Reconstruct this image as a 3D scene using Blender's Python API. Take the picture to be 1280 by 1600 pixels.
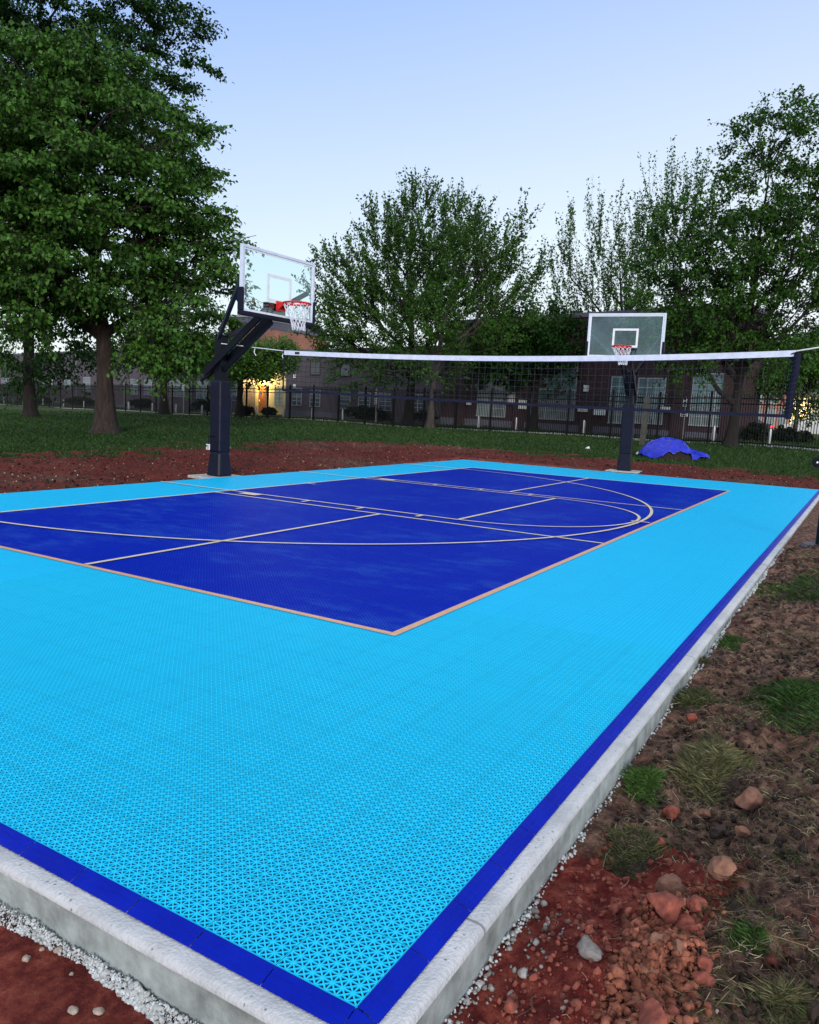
import bpy, bmesh, math, random
import numpy as np
from mathutils import Vector, Matrix
random.seed(7); rng = np.random.default_rng(7)
for o in list(bpy.data.objects): bpy.data.objects.remove(o)
S = bpy.context.scene
COL = S.collection
# ------------------------------------------------------------------ camera
RC = np.array([[0.51009176, 0.09074561, -0.85531961], [-0.85875827, 0.1096654, -0.50050748], [0.04838011, 0.98981753, 0.13386795]])
CAM = np.array([-1.4211, -0.9119, 1.43])
FPX = 1214.0
cam = bpy.data.objects.new('camera', bpy.data.cameras.new('camera')); COL.objects.link(cam)
m4 = Matrix.Identity(4)
for i in range(3):
    for j in range(3): m4[i][j] = RC[i][j]
    m4[i][3] = CAM[i]
cam.matrix_world = m4
cam.data.sensor_fit = 'VERTICAL'; cam.data.sensor_height = 32; cam.data.lens = FPX / 1600 * 32
cam.data.clip_start = 0.05; cam.data.clip_end = 3000
S.camera = cam
# ------------------------------------------------------------------ sky, sun, exposure
SUN_EL, SUN_AZ = math.radians(14), math.radians(215)      # azimuth measured counter-clockwise from +X
w = bpy.data.worlds.new('World'); S.world = w; w.use_nodes = True
nt = w.node_tree; nt.nodes.clear()
sky = nt.nodes.new('ShaderNodeTexSky'); sky.sky_type = 'NISHITA'; sky.sun_disc = False
sky.sun_elevation = SUN_EL; sky.sun_rotation = math.pi / 2 - SUN_AZ
sky.air_density = 1.0; sky.dust_density = 0.6; sky.ozone_density = 2.0
tint = nt.nodes.new('ShaderNodeMix'); tint.data_type = 'RGBA'; tint.blend_type = 'MIX'; tint.inputs[0].default_value = 0.75
tcw = nt.nodes.new('ShaderNodeTexCoord'); sxw = nt.nodes.new('ShaderNodeSeparateXYZ'); rw = nt.nodes.new('ShaderNodeValToRGB')
nt.links.new(tcw.outputs['Generated'], sxw.inputs[0]); dw = nt.nodes.new('ShaderNodeVectorMath'); dw.operation = 'DOT_PRODUCT'; dw.inputs[1].default_value = (-.505 * .20, .8631 * .20, 1.0)
nt.links.new(tcw.outputs['Generated'], dw.inputs[0]); nt.links.new(dw.outputs['Value'], rw.inputs[0])
for e_, (p_, c_) in zip([rw.color_ramp.elements[0], rw.color_ramp.elements[1], rw.color_ramp.elements.new(.5), rw.color_ramp.elements.new(.5), rw.color_ramp.elements.new(.5)], [(0, (1.0, .99, 1.03)), (1, (.86, 1.0, 1.36)), (.18, (.86, .955, 1.04)), (.48, (.39, .58, 1.04)), (.33, (.57, .725, 1.03))]):
    e_.position = p_; e_.color = (*c_, 1)
scw = nt.nodes.new('ShaderNodeVectorMath'); scw.operation = 'SCALE'; scw.inputs['Scale'].default_value = 7.6
nt.links.new(rw.outputs[0], scw.inputs[0]); nt.links.new(scw.outputs[0], tint.inputs[7])
bg = nt.nodes.new('ShaderNodeBackground'); bg.inputs[1].default_value = 0.10
wo = nt.nodes.new('ShaderNodeOutputWorld')
nt.links.new(sky.outputs[0], tint.inputs[6]); nt.links.new(tint.outputs[2], bg.inputs[0]); nt.links.new(bg.outputs[0], wo.inputs[0])
sl = bpy.data.lights.new('sun', 'SUN'); sl.energy = 1.5; sl.angle = math.radians(12); sl.color = (1, .93, .84)
so = bpy.data.objects.new('sun', sl); COL.objects.link(so)
sd = Vector((math.cos(SUN_EL) * math.cos(SUN_AZ), math.cos(SUN_EL) * math.sin(SUN_AZ), math.sin(SUN_EL)))
so.rotation_euler = sd.to_track_quat('Z', 'Y').to_euler()
S.view_settings.view_transform = 'Standard'; S.view_settings.look = 'None'; S.view_settings.exposure = 0.55; S.view_settings.gamma = 1
S.cycles.max_bounces = 6; S.cycles.transparent_max_bounces = 16; S.cycles.diffuse_bounces = 2; S.cycles.glossy_bounces = 2
S.cycles.caustics_reflective = False; S.cycles.caustics_refractive = False

# ------------------------------------------------------------------ placement helpers (photo rays -> real points in the scene)
FW = np.array([0.8631, 0.5050]); RT = np.array([0.5050, -0.8631])
def ray(u, v): return RC @ np.array([(u - 640) / FPX, -(v - 800) / FPX, -1.0])
def hor(u): return 635.7 + (u - 640) * 0.0488
def plan(u, depth):
    d = ray(u, hor(u)); d = d[:2] / (d[:2] @ FW); return CAM[:2] + d * depth
def ucol(p):
    q = np.asarray(p)[:2] - CAM[:2]; d = RC.T @ np.array([q[0], q[1], 0]); return 640 + FPX * d[0] / -d[2]
def smooth(a, b, x):
    t = np.clip((x - a) / (b - a), 0, 1); return t * t * (3 - 2 * t)
def vnoise(x, y, seed=0):
    xi = np.floor(x).astype(np.int64); yi = np.floor(y).astype(np.int64); xf = x - xi; yf = y - yi
    def h(a, b):
        n = (a * 374761393 + b * 668265263 + seed * 1442695041) & 0x7fffffff
        n = ((n ^ (n >> 13)) * 1274126177) & 0x7fffffff
        return ((n ^ (n >> 16)) & 0xffff) / 65535.0
    sx = xf * xf * (3 - 2 * xf); sy = yf * yf * (3 - 2 * yf)
    return (h(xi, yi) * (1 - sx) + h(xi + 1, yi) * sx) * (1 - sy) + (h(xi, yi + 1) * (1 - sx) + h(xi + 1, yi + 1) * sx) * sy
def fbm(x, y, seed=0, oct=4):
    t = 0; a = .5
    for i in range(oct):
        t = t + a * vnoise(x * 2 ** i + 17.3 * i, y * 2 ** i - 9.1 * i, seed + i); a *= .5
    return t / (1 - .5 ** oct)
LX, LY = 18.73, 9.15                                     # tiled court
def ground(x, y):
    x = np.asarray(x, float); y = np.asarray(y, float)
    dx, dy = x - CAM[0], y - CAM[1]
    dep = dx * FW[0] + dy * FW[1]; lat = dx * RT[0] + dy * RT[1]
    base = -0.150 + 0.075 * smooth(0.5, 7, np.maximum(x, y))
    far = np.interp(lat, [-90, -45, -22, -7, 4, 16, 40], [-1.0, -.5, -.1, .2, .27, .45, .6])
    t = smooth(14, 34, dep)
    z = base * (1 - t) + far * t
    out = np.maximum(np.maximum(-x, x - LX), np.maximum(-y, y - LY))
    # churned soil along the near long side, smooth clay at the near short side
    right = smooth(-.06, -.3, y) * smooth(-.3, .6, x) * smooth(16, 9, x)
    lump = fbm(x * 1.7, y * 1.7, 3, 4) - .5
    fine = fbm(x * 9, y * 9, 11, 3) - .5
    ridge = np.abs(fbm(x * 3.3, y * 3.3, 21, 3) - .5)
    z = z + right * (lump * .20 + fine * .075 - ridge * .13 + .04) + right * .10 * smooth(-.35, -1.0, y)
    clay = smooth(0.0, -.25, np.minimum(x, 9)) * (1 - right); z = z - .025 * smooth(.05, -.12, x)
    z = z + clay * ((fbm(x * 2.2, y * 2.2, 5, 3) - .5) * .07 + fine * .012)
    band = smooth(.1, .6, out) * smooth(9, 5, out) * (1 - right) * (1 - clay)
    z = z + band * ((fbm(x * 1.1, y * 1.1, 8, 4) - .5) * .10 + fine * .05)
    z = z + smooth(9, 14, out) * (fbm(x * .25, y * .25, 15, 3) - .5) * .18
    z = np.where(out < -.12, -.4, z)
    return z
def bandout(x, y): return np.hypot(np.maximum(x - LX, 0) * 1.75, np.maximum(y - LY, 0)) - 6.4
def gz(x, y): return float(ground(x, y))
def hit(u, v):
    d = ray(u, v); t = 1.0; d = d / np.hypot(d[0], d[1])
    while t < 400:
        p = CAM + d * t
        if p[2] < gz(p[0], p[1]): break
        t *= 1.01
    a, b = t / 1.01, t
    for _ in range(20):
        c = (a + b) / 2; p = CAM + d * c
        if p[2] < gz(p[0], p[1]): b = c
        else: a = c
    p = CAM + d * b; return np.array([p[0], p[1], gz(p[0], p[1])])
def dep_of(p): return float((np.asarray(p)[:2] - CAM[:2]) @ FW)
def at(u, v, depth):                                     # point seen at (u,v) at this forward distance
    d = ray(u, v); return CAM + d * (depth / (d[:2] @ FW))

# ------------------------------------------------------------------ object helpers
def tag(o, label=None, cat=None, group=None, kind=None):
    if label: o['label'] = label
    if cat: o['category'] = cat
    if group: o['group'] = group
    if kind: o['kind'] = kind
    return o
def thing(name, label, cat, loc=(0, 0, 0), rz=0, group=None):
    o = bpy.data.objects.new(name, None); COL.objects.link(o); o.location = tuple(float(c) for c in loc); o.rotation_euler = (0, 0, rz)
    o.empty_display_size = .2
    return tag(o, label, cat, group)
def link(name, me, mat, parent=None, loc=(0, 0, 0), smooth_=False):
    for mm in (mat if isinstance(mat, (list, tuple)) else [mat]): me.materials.append(mm)
    if smooth_: me.polygons.foreach_set('use_smooth', np.ones(len(me.polygons), bool))
    o = bpy.data.objects.new(name, me); COL.objects.link(o); o.location = tuple(float(c) for c in loc)
    if parent: o.parent = parent
    return o
def quadmesh(name, V, F):
    me = bpy.data.meshes.new(name); V = np.asarray(V, np.float32); F = np.asarray(F, np.int32); k = F.shape[1]
    me.vertices.add(len(V)); me.vertices.foreach_set('co', V.ravel())
    me.loops.add(F.size); me.loops.foreach_set('vertex_index', F.ravel())
    me.polygons.add(len(F)); me.polygons.foreach_set('loop_start', np.arange(len(F), dtype=np.int32) * k)
    me.update(calc_edges=True); return me
class MB:
    def __init__(s): s.v = []; s.f = []
    def add(s, v, f):
        n = len(s.v); s.v += [tuple(map(float, p)) for p in v]; s.f += [tuple(i + n for i in q) for q in f]; return s
    def box(s, a, b):
        x0, y0, z0 = a; x1, y1, z1 = b
        return s.add([(x0, y0, z0), (x1, y0, z0), (x1, y1, z0), (x0, y1, z0), (x0, y0, z1), (x1, y0, z1), (x1, y1, z1), (x0, y1, z1)],
                     [(0, 3, 2, 1), (4, 5, 6, 7), (0, 1, 5, 4), (1, 2, 6, 5), (2, 3, 7, 6), (3, 0, 4, 7)])
    def beam(s, p, q, wdt, hgt):
        p = Vector(p); q = Vector(q); d = (q - p).normalized(); up = Vector((0, 0, 1)) if abs(d.z) < .95 else Vector((1, 0, 0))
        a = d.cross(up).normalized() * (wdt / 2); b = a.cross(d).normalized() * (hgt / 2)
        return s.add([p - a - b, p + a - b, p + a + b, p - a + b, q - a - b, q + a - b, q + a + b, q - a + b],
                     [(0, 3, 2, 1), (4, 5, 6, 7), (0, 1, 5, 4), (1, 2, 6, 5), (2, 3, 7, 6), (3, 0, 4, 7)])
    def tube(s, pts, rad, n=8, closed=False, caps=True):
        pts = [Vector(tuple(map(float, p))) for p in pts]; k = len(pts)
        if not hasattr(rad, '__len__'): rad = [rad] * k
        ring = []
        ref = None
        for i, p in enumerate(pts):
            if closed: d = pts[(i + 1) % k] - pts[i - 1]
            else: d = pts[min(i + 1, k - 1)] - pts[max(i - 1, 0)]
            d = d.normalized() if d.length > 1e-9 else Vector((0, 0, 1))
            if ref is None:
                ref = d.cross(Vector((0, 0, 1)) if abs(d.z) < .9 else Vector((1, 0, 0))).normalized()
            a = (ref - d * ref.dot(d)); a = a.normalized() if a.length > 1e-6 else d.orthogonal().normalized(); ref = a; b = d.cross(a)
            ring.append([p + (a * math.cos(2 * math.pi * j / n) + b * math.sin(2 * math.pi * j / n)) * rad[i] for j in range(n)])
        V = [q for r in ring for q in r]; F = []
        for i in range(k if closed else k - 1):
            i2 = (i + 1) % k
            for j in range(n): F.append((i * n + j, i * n + (j + 1) % n, i2 * n + (j + 1) % n, i2 * n + j))
        if caps and not closed: F += [tuple(range(n - 1, -1, -1)), tuple((k - 1) * n + j for j in range(n))]
        return s.add(V, F)
    def loft(s, sections):                               # list of equally long closed rings
        n = len(sections[0]); V = [p for r in sections for p in r]; F = []
        for i in range(len(sections) - 1):
            for j in range(n): F.append((i * n + j, i * n + (j + 1) % n, (i + 1) * n + (j + 1) % n, (i + 1) * n + j))
        F += [tuple(range(n - 1, -1, -1)), tuple((len(sections) - 1) * n + j for j in range(n))]
        return s.add(V, F)
    def mesh(s, name):
        me = bpy.data.meshes.new(name); me.from_pydata(s.v, [], s.f); me.update(); return me
    def build(s, name, mat, parent=None, loc=(0, 0, 0), smooth_=False, bevel=0):
        o = link(name, s.mesh(name), mat, parent, loc, smooth_)
        if bevel:
            b = o.modifiers.new('bevel', 'BEVEL'); b.width = bevel; b.segments = 2; b.limit_method = 'ANGLE'
        return o

# ------------------------------------------------------------------ materials
def newmat(name):
    m = bpy.data.materials.new(name); m.use_nodes = True; t = m.node_tree
    return m, t, t.nodes['Principled BSDF']
def N(t, kind, **kw):
    n = t.nodes.new(kind)
    for k, v in kw.items():
        if isinstance(k, str) and hasattr(n, k): setattr(n, k, v)
    return n
def setin(n, i, v): n.inputs[i].default_value = v
def noise(t, scale, detail=4, vec=None, rough=.55):
    n = N(t, 'ShaderNodeTexNoise'); setin(n, 'Scale', scale); setin(n, 'Detail', detail); setin(n, 'Roughness', rough)
    if vec is not None: t.links.new(vec, n.inputs['Vector'])
    return n
def ramp(t, src, stops):
    r = N(t, 'ShaderNodeValToRGB'); e = r.color_ramp.elements
    while len(e) < len(stops): e.new(.5)
    for i, (p, c) in enumerate(stops): e[i].position = p; e[i].color = (*c, 1) if len(c) == 3 else c
    t.links.new(src, r.inputs[0]); return r
def mixc(t, fac, a, b, mode='MIX'):
    m = N(t, 'ShaderNodeMix'); m.data_type = 'RGBA'; m.blend_type = mode
    for i, s in ((0, fac), (6, a), (7, b)):
        if isinstance(s, (int, float)): m.inputs[i].default_value = s
        elif isinstance(s, tuple): m.inputs[i].default_value = (*s, 1)
        else: t.links.new(s, m.inputs[i])
    return m.outputs[2]
def mth(t, op, a, b=None, c=None):
    m = N(t, 'ShaderNodeMath'); m.operation = op
    for i, s in enumerate((a, b, c)):
        if s is None: continue
        if isinstance(s, (int, float)): m.inputs[i].default_value = s
        else: t.links.new(s, m.inputs[i])
    return m.outputs[0]
def maprange(t, v, a, b, c=0., d=1.):
    m = N(t, 'ShaderNodeMapRange'); m.interpolation_type = 'SMOOTHSTEP'
    t.links.new(v, m.inputs[0])
    for i, x in enumerate((a, b, c, d)): m.inputs[i + 1].default_value = x
    return m.outputs[0]
def objco(t): return N(t, 'ShaderNodeTexCoord').outputs['Object']
def bump(t, bsdf, h, strength=.3, dist=.01):
    b = N(t, 'ShaderNodeBump'); setin(b, 'Strength', strength); setin(b, 'Distance', dist); t.links.new(h, b.inputs['Height']); t.links.new(b.outputs[0], bsdf.inputs['Normal'])
def plain(name, col, rough=.6, var=.25, scale=6, bmp=0, metal=0, spec=.5, island=0):
    m, t, b = newmat(name); co = objco(t)
    n = noise(t, scale, 5, co); lo = tuple(c * (1 - var) for c in col); hi = tuple(min(1, c * (1 + var)) for c in col)
    r = ramp(t, n.outputs[0], [(.3, lo), (.7, hi)]).outputs[0]
    if island:                                           # every loose piece its own shade
        g_ = N(t, 'ShaderNodeNewGeometry'); k_ = ramp(t, g_.outputs['Random Per Island'], [(0, (1 - island,) * 3), (.5, (1, .97, .95)), (1, (1 + island, 1 + island * 1.15, 1 + island * 1.2))]).outputs[0]; r = mixc(t, 1.0, r, k_, 'MULTIPLY')
    t.links.new(r, b.inputs['Base Color'])
    setin(b, 'Roughness', rough); setin(b, 'Metallic', metal); setin(b, 'Specular IOR Level', spec)
    if bmp: bump(t, b, n.outputs[0], bmp, .02)
    return m
M = {}
M['navy_pad'] = plain('navy_pad', (.0035, .005, .017), .5, .3, 5, .15, 0, .22)
M['black_metal'] = plain('black_metal', (.0035, .004, .009), .5, .3, 12, 0, 0, .2)
M['white_frame'] = plain('white_frame', (.62, .70, .82), .35, .08, 10)
M['strut_metal'] = plain('strut_metal', (.010, .012, .026), .35, .2, 10, 0, 0, .4)
M['red_rim'] = plain('red_rim', (.62, .008, .008), .4, .15, 20)
M['cord'] = plain('cord', (.8, .8, .84), .8, .1, 40)
M['net_cord'] = plain('net_cord', (.012, .012, .02), .8, .2, 30)
M['tape_white'] = plain('tape_white', (.66, .70, .85), .6, .12, 9, .25)
M['tape_navy'] = plain('tape_navy', (.010, .012, .032), .8, .3, 20, .2, 0, .2)
M['fence_black'] = plain('fence_black', (.004, .0045, .006), .6, .3, 8, 0, 0, .2)
M['window_frame'] = plain('window_frame', (.34, .37, .42), .5, .15, 8); M['white_paint'] = plain('white_paint', (.78, .8, .82), .5, .1, 8)
M['sign_white'] = plain('sign_white', (.75, .78, .8), .4, .08, 8)
M['sign_ink'] = plain('sign_ink', (.02, .02, .03), .5, .1, 8)
M['grey_pole'] = plain('grey_pole', (.18, .19, .2), .5, .2, 8)
M['hedge'] = plain('hedge_stem', (.03, .025, .02), .9, .2, 8)
M['footing'] = plain('footing', (.42, .42, .4), .85, .2, 14, .3)
M['sidewalk'] = plain('sidewalk', (.5, .5, .5), .85, .15, 3, .2)
M['cream'] = plain('cream_siding', (.75, .68, .45), .7, .1, 1)
M['roof'] = plain('roof', (.12, .11, .11), .8, .3, 3)
M['tire'] = plain('tire', (.01, .01, .01), .7, .2, 10)
M['car_paint'] = plain('car_paint', (.7, .7, .72), .25, .05, 3)
M['door_wood'] = plain('door_wood', (.28, .09, .03), .5, .3, 4)
M['post_wood'] = plain('post_wood', (.05, .05, .045), .8, .35, 6, .3)
M['straw'] = plain('straw', (.34, .265, .17), .8, .45, 7, 0, 0, .2, .45)
M['root'] = plain('root', (.10, .072, .055), .9, .5, 7, 0, 0, .2, .6); M['stone'] = plain('stone', (.26, .24, .23), .9, .4, 25, .6, 0, .3, .35)
M['pebble_tan'] = plain('pebble_tan', (.36, .29, .24), .9, .35, 40, .5); M['crumb'] = plain('concrete_crumb', (.50, .54, .56), .95, .25, 60, .5, 0, .3, .25)
M['plastic_blue'] = plain('pale_stone', (.30, .38, .42), .7, .25, 40, .4)
def emat(name, col, s):
    m = bpy.data.materials.new(name); m.use_nodes = True; t = m.node_tree; t.nodes.clear()
    e = t.nodes.new('ShaderNodeEmission'); e.inputs[0].default_value = (*col, 1); e.inputs[1].default_value = s
    o = t.nodes.new('ShaderNodeOutputMaterial'); t.links.new(e.outputs[0], o.inputs[0]); return m
M['lamp_glow'] = emat('lamp_glow', (1, .78, .35), 6)
M['red_glow'] = emat('red_glow', (1, .05, .08), 2.5)
def glassmat(name, tintc, gloss):
    m = bpy.data.materials.new(name); m.use_nodes = True; t = m.node_tree; t.nodes.clear()
    tr = t.nodes.new('ShaderNodeBsdfTransparent'); tr.inputs[0].default_value = (*tintc, 1)
    g = t.nodes.new('ShaderNodeBsdfGlossy'); g.inputs['Roughness'].default_value = .02; g.inputs['Color'].default_value = (.72, .95, 1.0, 1)
    lw = t.nodes.new('ShaderNodeLayerWeight'); lw.inputs['Blend'].default_value = .5
    n = noise(t, 1.5, 3, objco(t)); f = mth(t, 'ADD', mth(t, 'MULTIPLY', mth(t, 'POWER', lw.outputs['Facing'], 4.0), gloss), mth(t, 'MULTIPLY', n.outputs[0], .16))
    mx = t.nodes.new('ShaderNodeMixShader'); t.links.new(f, mx.inputs[0]); t.links.new(tr.outputs[0], mx.inputs[1]); t.links.new(g.outputs[0], mx.inputs[2])
    o = t.nodes.new('ShaderNodeOutputMaterial'); t.links.new(mx.outputs[0], o.inputs[0]); return m
M['board_glass'] = glassmat('board_glass', (.91, .97, .97), .40)
def winmat(name, col, rough=.08):
    m, t, b = newmat(name); n = noise(t, .9, 3, objco(t))
    r = ramp(t, n.outputs[0], [(.35, tuple(c * .6 for c in col)), (.7, col)]); t.links.new(r.outputs[0], b.inputs['Base Color'])
    setin(b, 'Roughness', rough); setin(b, 'Specular IOR Level', .8); return m
M['pane'] = winmat('pane', (.07, .10, .13)); M['pane_teal'] = winmat('pane_teal', (.13, .25, .27), .15); M['pane_dark'] = winmat('pane_dark', (.012, .016, .02)); M['pane_blind'] = winmat('pane_blind', (.25, .31, .31), .3)
def brickmat(name, c1, c2, mortar, sc=1.0):
    m, t, b = newmat(name); co = objco(t)
    mp = N(t, 'ShaderNodeMapping'); mp.inputs['Rotation'].default_value = (math.radians(90), 0, 0); t.links.new(co, mp.inputs[0])
    br = N(t, 'ShaderNodeTexBrick'); t.links.new(mp.outputs[0], br.inputs[0]); setin(br, 'Color1', (*c1, 1)); setin(br, 'Color2', (*c2, 1)); setin(br, 'Mortar', (*mortar, 1))
    setin(br, 'Scale', sc); setin(br, 'Brick Width', .23); setin(br, 'Row Height', .075); setin(br, 'Mortar Size', .008)
    n = noise(t, .35, 5, co); c = mixc(t, 1.0, br.outputs[0], ramp(t, n.outputs[0], [(.3, (.7, .7, .72)), (.7, (1.15, 1.12, 1.1))]).outputs[0], 'MULTIPLY')
    t.links.new(c, b.inputs['Base Color']); setin(b, 'Roughness', .9); bump(t, b, br.outputs[1], -.3, .01); return m
M['brick_purple'] = brickmat('brick_purple', (.105, .082, .105), (.080, .062, .084), (.13, .12, .14))
M['brick_dark'] = brickmat('brick_dark', (.055, .024, .032), (.040, .019, .027), (.06, .042, .05))
M['brick_orange'] = brickmat('brick_orange', (.42, .17, .11), (.34, .13, .09), (.4, .25, .2))
M['brick_base'] = brickmat('brick_base', (.13, .13, .18), (.1, .1, .15), (.16, .16, .2))
M['brick_tan'] = brickmat('brick_tan', (.72, .58, .30), (.64, .50, .26), (.7, .6, .4))

# leaves: per-leaf tint attribute, diffuse + translucent + soft sheen
def leafmat(name, dark, light, sheen=.35):
    m, t, b = newmat(name)
    a = N(t, 'ShaderNodeAttribute'); a.attribute_name = 'tint'
    r = ramp(t, a.outputs['Fac'], [(0, dark), (.6, tuple((x + y) / 2 for x, y in zip(dark, light))), (1, light)])
    t.links.new(r.outputs[0], b.inputs['Base Color']); setin(b, 'Roughness', .45); setin(b, 'Specular IOR Level', sheen)
    tr = N(t, 'ShaderNodeBsdfTranslucent'); t.links.new(r.outputs[0], tr.inputs[0])
    mx = N(t, 'ShaderNodeMixShader'); mx.inputs[0].default_value = .25
    out = [n for n in t.nodes if n.type == 'OUTPUT_MATERIAL'][0]
    t.links.new(b.outputs[0], mx.inputs[1]); t.links.new(tr.outputs[0], mx.inputs[2]); t.links.new(mx.outputs[0], out.inputs[0]); return m
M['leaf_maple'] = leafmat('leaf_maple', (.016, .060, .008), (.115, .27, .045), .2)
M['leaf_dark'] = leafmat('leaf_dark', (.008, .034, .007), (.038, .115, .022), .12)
M['leaf_mid'] = leafmat('leaf_mid', (.014, .050, .007), (.078, .19, .028), .12)
M['leaf_light'] = leafmat('leaf_light', (.05, .13, .02), (.12, .26, .04), .35)
M['leaf_hedge'] = leafmat('leaf_hedge', (.006, .014, .007), (.015, .035, .014), .2)
M['grass'] = leafmat('grass_blade', (.014, .045, .010), (.10, .20, .045), .2)
M['grass_dry'] = leafmat('grass_blade_dry', (.04, .065, .018), (.30, .27, .14), .2)
def barkmat(name, c1, c2):
    m, t, b = newmat(name); co = objco(t)
    mp = N(t, 'ShaderNodeMapping'); mp.inputs['Scale'].default_value = (7, 7, 1.2); t.links.new(co, mp.inputs[0])
    n = noise(t, 1.6, 8, mp.outputs[0], .7); t.links.new(ramp(t, n.outputs[0], [(.32, c1), (.68, c2)]).outputs[0], b.inputs['Base Color'])
    setin(b, 'Roughness', .95); bump(t, b, n.outputs[0], .9, .06); return m
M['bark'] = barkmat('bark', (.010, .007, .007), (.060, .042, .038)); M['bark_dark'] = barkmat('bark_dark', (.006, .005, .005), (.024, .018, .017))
M['bark_pale'] = barkmat('bark_pale', (.02, .018, .017), (.075, .066, .06))

# court tiles: star-lattice of ribs over gaps with shade painted in
TP = 0.25 / 8
def tilemat(name, top, gap, royal=False, solid=False):
    m, t, b = newmat(name); co = objco(t); sx = N(t, 'ShaderNodeSeparateXYZ'); t.links.new(co, sx.inputs[0])
    U = mth(t, 'DIVIDE', sx.outputs[0], TP); V = mth(t, 'DIVIDE', sx.outputs[1], TP)
    pu = mth(t, 'PINGPONG', U, .5); pv = mth(t, 'PINGPONG', V, .5)
    d1 = mth(t, 'DIVIDE', mth(t, 'PINGPONG', mth(t, 'ADD', U, V), .5), 1.414); d2 = mth(t, 'DIVIDE', mth(t, 'PINGPONG', mth(t, 'SUBTRACT', U, V), .5), 1.414)
    # secondary spokes from each star (slope 1/2 and 2) give the many-rayed look
    d = mth(t, 'MINIMUM', mth(t, 'MINIMUM', pu, pv), mth(t, 'MINIMUM', d1, d2))
    star = mth(t, 'SQRT', mth(t, 'ADD', mth(t, 'MULTIPLY', pu, pu), mth(t, 'MULTIPLY', pv, pv)))
    rib = mth(t, 'MAXIMUM', maprange(t, d, .055, .095, 1, 0), maprange(t, star, .20, .27, 1, 0))
    s1 = mth(t, 'PINGPONG', mth(t, 'DIVIDE', sx.outputs[0], .25), .5); s2 = mth(t, 'PINGPONG', mth(t, 'DIVIDE', sx.outputs[1], .25), .5)
    seam = maprange(t, mth(t, 'MINIMUM', s1, s2), .004, .009, 1, 0)
    # each moulded tile a slightly different shade
    wn = N(t, 'ShaderNodeTexWhiteNoise'); wn.noise_dimensions = '2D'
    fl = N(t, 'ShaderNodeVectorMath'); fl.operation = 'FLOOR'; ml = N(t, 'ShaderNodeVectorMath'); ml.operation = 'SCALE'; ml.inputs['Scale'].default_value = 4.0
    t.links.new(co, ml.inputs[0]); t.links.new(ml.outputs[0], fl.inputs[0]); t.links.new(fl.outputs[0], wn.inputs['Vector'])
    big = noise(t, .8, 4, co)
    topc = mixc(t, wn.outputs[0], tuple(c * .975 for c in top), tuple(min(1, c * 1.015) for c in top))
    if royal:                                            # dusty scuffs on the dark field
        mp = N(t, 'ShaderNodeMapping'); mp.inputs['Scale'].default_value = (1.7, .8, 1); mp.inputs['Rotation'].default_value = (0, 0, -.5); t.links.new(co, mp.inputs[0])
        n2 = noise(t, 3.0, 9, mp.outputs[0], .76); topc = mixc(t, maprange(t, mth(t, 'MULTIPLY', n2.outputs[0], mth(t, 'ADD', big.outputs[0], .5)), .45, .70, 0, .6), topc, (.028, .13, .62))
    else:
        topc = mixc(t, maprange(t, big.outputs[0], .5, .75, 0, .12), topc, tuple(min(1, c * 1.1 + .03) for c in top))
    c = topc if solid else mixc(t, mth(t, 'MULTIPLY', seam, .6), mixc(t, rib, gap, topc), gap)
    t.links.new(c, b.inputs['Base Color'])
    setin(b, 'Roughness', .5); setin(b, 'Specular IOR Level', .03 if royal else .08)
    if not solid:
        t.links.new(maprange(t, rib, 0, 1, .9, .45), b.inputs['Roughness']); bump(t, b, mth(t, 'SUBTRACT', rib, seam), .25, .004)
    return m
M['tile_light'] = tilemat('tile_light', (.012, .64, .99), (.003, .41, .85)); M['tile_rib'] = tilemat('tile_rib', (.016, .66, .99), (0, 0, 0), False, True); M['tile_wall'] = plain('tile_wall', (.002, .46, .90), .7, .1, 20, 0, 0, .1); M['hole_shade'] = plain('hole_shade', (.002, .006, .05), .9, .2, 20)  # gap and wall colours are darkened for the shade inside the tile holes
M['tile_royal'] = tilemat('tile_royal', (.0003, .024, .50), (.0002, .012, .30), True)
def linemat(name, col, rough=.45):
    m, t, b = newmat(name); co = objco(t); n = noise(t, 25, 4, co); n2 = noise(t, 1.2, 3, co)
    c = ramp(t, n.outputs[0], [(.3, tuple(x * .82 for x in col)), (.65, col)]).outputs[0]
    sx = N(t, 'ShaderNodeSeparateXYZ'); t.links.new(co, sx.inputs[0])
    pu = mth(t, 'PINGPONG', mth(t, 'DIVIDE', sx.outputs[0], TP / 2), .5); pv = mth(t, 'PINGPONG', mth(t, 'DIVIDE', sx.outputs[1], TP / 2), .5)
    hole = maprange(t, mth(t, 'MINIMUM', pu, pv), .30, .40, 0, .45)
    c = mixc(t, hole, c, tuple(x * .25 for x in col)); t.links.new(c, b.inputs['Base Color']); setin(b, 'Roughness', rough); return m
M['line_peach'] = linemat('line_peach', (.84, .47, .26)); M['line_white'] = linemat('line_white', (.88, .75, .54))
# royal ramp edging with moulded scuffs
m, t, b = newmat('edge_royal'); co = objco(t); mp = N(t, 'ShaderNodeMapping'); mp.inputs['Rotation'].default_value = (0, 0, .6); mp.inputs['Scale'].default_value = (60, 9, 9); t.links.new(co, mp.inputs[0])
n = noise(t, 1.0, 3, mp.outputs[0]); n2 = noise(t, 5, 4, co)
t.links.new(ramp(t, n2.outputs[0], [(.3, (.0006, .010, .34)), (.7, (.001, .017, .45))]).outputs[0], b.inputs['Base Color']); setin(b, 'Roughness', .4); setin(b, 'Specular IOR Level', .07); bump(t, b, n.outputs[0], .7, .005); M['edge_royal'] = m
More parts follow.
